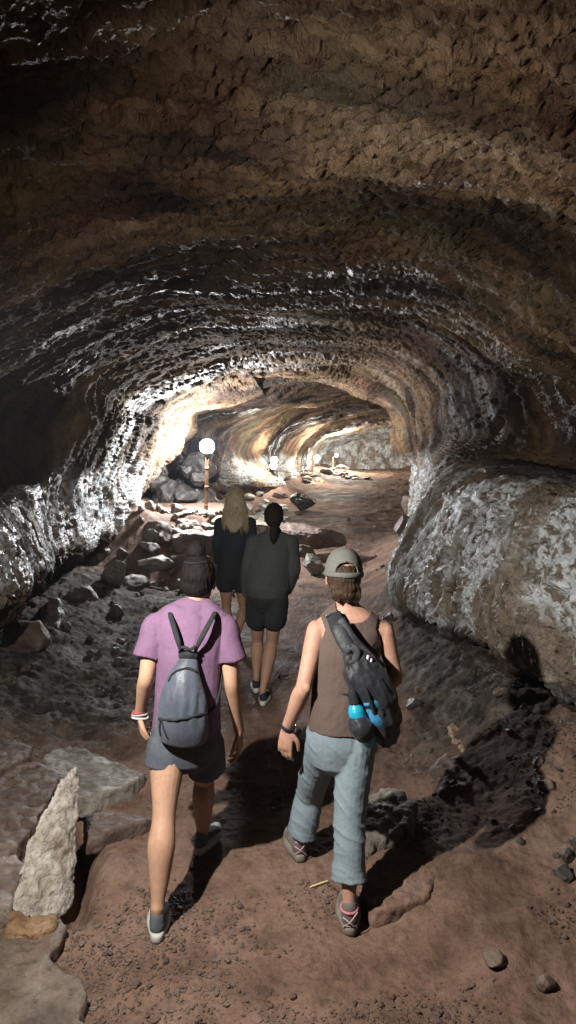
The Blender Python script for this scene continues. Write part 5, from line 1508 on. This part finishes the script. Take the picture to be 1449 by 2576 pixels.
# wooden stick on the ground
g = G(802, 2232, .012)
st = MB()
a, b_ = G(781, 2239, .014), G(824, 2224, .014)
zz = max(fz(a.x, a.y), fz(b_.x, b_.y)) + .008
st.tube([(a.x, a.y, zz), ((a.x + b_.x) / 2, (a.y + b_.y) / 2, zz + .001), (b_.x, b_.y, zz + .001)], [(.0045, .003)] * 3, seg=10, side=(0, 1, 0))
tag(st.obj('wooden_stick', plain('pale_wood', (.62, .48, .26), .6)), 'pale wooden stick lying on the dirt between the two near women', 'stick')

# ------------------------------------------------------------------ lamp posts
def bamboo():
    m, nt, b = new_mat('bamboo_cane')
    oc = nd(nt, 'ShaderNodeNewGeometry').outputs['Position']
    n = noise_n(nt, mapping(nt, oc, (60, 60, 3)), 1, 5, .6)
    nt.links.new(ramp(nt, n, [(.3, (.085, .038, .016)), (.55, (.145, .072, .032)), (.7, (.19, .105, .05))]), b.inputs['Base Color'])
    b.inputs['Roughness'].default_value = .45
    return m


BAM = bamboo(); STEEL = plain('lamp_housing_metal', (.10, .10, .105), .4, .8)
LENS1 = lamp_mat('lit_lamp_glass', (.94, .975, 1.0), 1900)
LENS2 = lamp_mat('lit_small_lamp_glass', (.97, .98, 1.0), 16)
LENS4 = lamp_mat('lit_far_lamp_glass', (.95, .98, 1.0), 6)
LL = ['tall bamboo lamp post with a glaring white lamp, nearest of the row', 'second bamboo lamp post of the row, with two small lamps beside its tip',
      'third bamboo lamp post, in front of the orange stained wall fold', 'furthest and shortest bamboo lamp post, before the pale end wall']
for i, ((b0, t0, Y), lb) in enumerate(zip(LAMPS, LL)):
    bs, tp = P(*b0, Y), P(*t0, Y)
    g0 = min(bs.z - .12, fz(bs.x, bs.y) - .02)
    root = empty('lamp_post', (bs.x, bs.y, g0), lb, 'lamp', 'lamp posts along the tunnel')
    dv = (tp - bs)
    rad = (.034, .040, .046, .046)[i]
    q = MB(); top = tp - Vector((0, 0, .06))
    q.tube([Vector((bs.x, bs.y, g0)), bs, lerp(bs, top, .5), top], [rad, rad, rad * .95, rad * .9], seg=16, n=20)
    for f in (.12, .42, .72):
        c0 = lerp(bs, top, f)
        q.tube([c0 - v3((0, 0, .012)), c0, c0 + v3((0, 0, .012))], [rad * 1.05, rad * 1.22, rad * 1.05], seg=16, n=7)
    parent(q.obj('pole', BAM), root)
    heads = [(521, 1123)] if i == 0 else ([(690, 1157), (688, 1172)] if i == 1 else ([(797, 1152), (796, 1160)] if i == 2 else [(846, 1146)]))
    hr = (.13, .115, .13, .10)[i]
    for j, hp in enumerate(heads):
        if i in (2,) and j == 1: hr = .07
        c = P(*hp, Y - (.02 if i == 0 else .10))
        if i == 0:
            q = MB(); q.tube([tp - Vector((0, 0, .10)), c - Vector((0, 0, hr + .015)), c - Vector((0, 0, hr - .012))], [.045, .055, .075], seg=20, ends='rf'); hd_ = q.obj('lamp_head', STEEL); parent(hd_, root)
            q = MB(); q.ball(c, hr, None, 28); parent(q.obj('lamp_glass', LENS1), hd_)
            continue
        q = MB(); q.tube([c + Vector((0, .20, 0)), c + Vector((0, .12, 0)), c + Vector((0, .03, 0)), c + Vector((0, .012, 0))], [hr * .45, hr * .9, hr * 1.0, hr * 1.02], seg=24, n=14, ends='rf')
        hd_ = q.obj('lamp_head', STEEL); parent(hd_, root)
        q = MB(); q.ball(c, (hr, hr if i == 0 else hr * .35, hr), None, 24); parent(q.obj('lamp_glass', (LENS1, LENS2, LENS2, LENS4)[i]), hd_)
        q = MB(); q.tube([tp - Vector((0, 0, .10)), lerp(tp, c, .5) + v3((0, .1, 0)), c + Vector((0, .16, 0))], [.012] * 3, seg=8); parent(q.obj('bracket', STEEL), root)
# the lamp that throws the walkers' shadows, on its own post behind the left shoulder of the viewer
root = empty('lamp_post', (-1.12, 1.86, 0), 'bamboo lamp post behind the viewer, outside the picture at left', 'lamp', 'lamp posts along the tunnel')
q = MB(); q.tube([(-1.12, 1.86, -.05), (-1.12, 1.84, 1.2), (-1.12, 1.84, 2.36)], [.032] * 3, seg=16); parent(q.obj('pole', BAM), root)
q = MB(); q.tube([(-1.19, 1.73, 2.42), (-1.14, 1.77, 2.42), (-1.10, 1.80, 2.42)], [.03, .06, .07], seg=20, side=(0, 0, 1), ends='rf'); hd_ = q.obj('lamp_head', STEEL); parent(hd_, root)
q = MB(); q.ball((-1.095, 1.803, 2.42), (.045, .045, .062)); parent(q.obj('lamp_glass', LENS2), hd_)


# ------------------------------------------------------------------ added haze volume, standing in for the lens glow round the lamps
hz = MB(); hz.box((2.5, 21, 1.9), (34, 62, 7.6)); air = hz.obj('glow_haze', None, False)
m_ = bpy.data.materials.new('lens_glow_air'); m_.use_nodes = True; nt_ = m_.node_tree
nt_.nodes.remove(nt_.nodes['Principled BSDF']); v_ = nt_.nodes.new('ShaderNodeVolumePrincipled')
v_.inputs['Density'].default_value = .0006; v_.inputs['Color'].default_value = (.78, .87, 1, 1)
nt_.links.new(v_.outputs[0], nt_.nodes['Material Output'].inputs['Volume']); air.data.materials.append(m_); tag(air, kind='stuff')
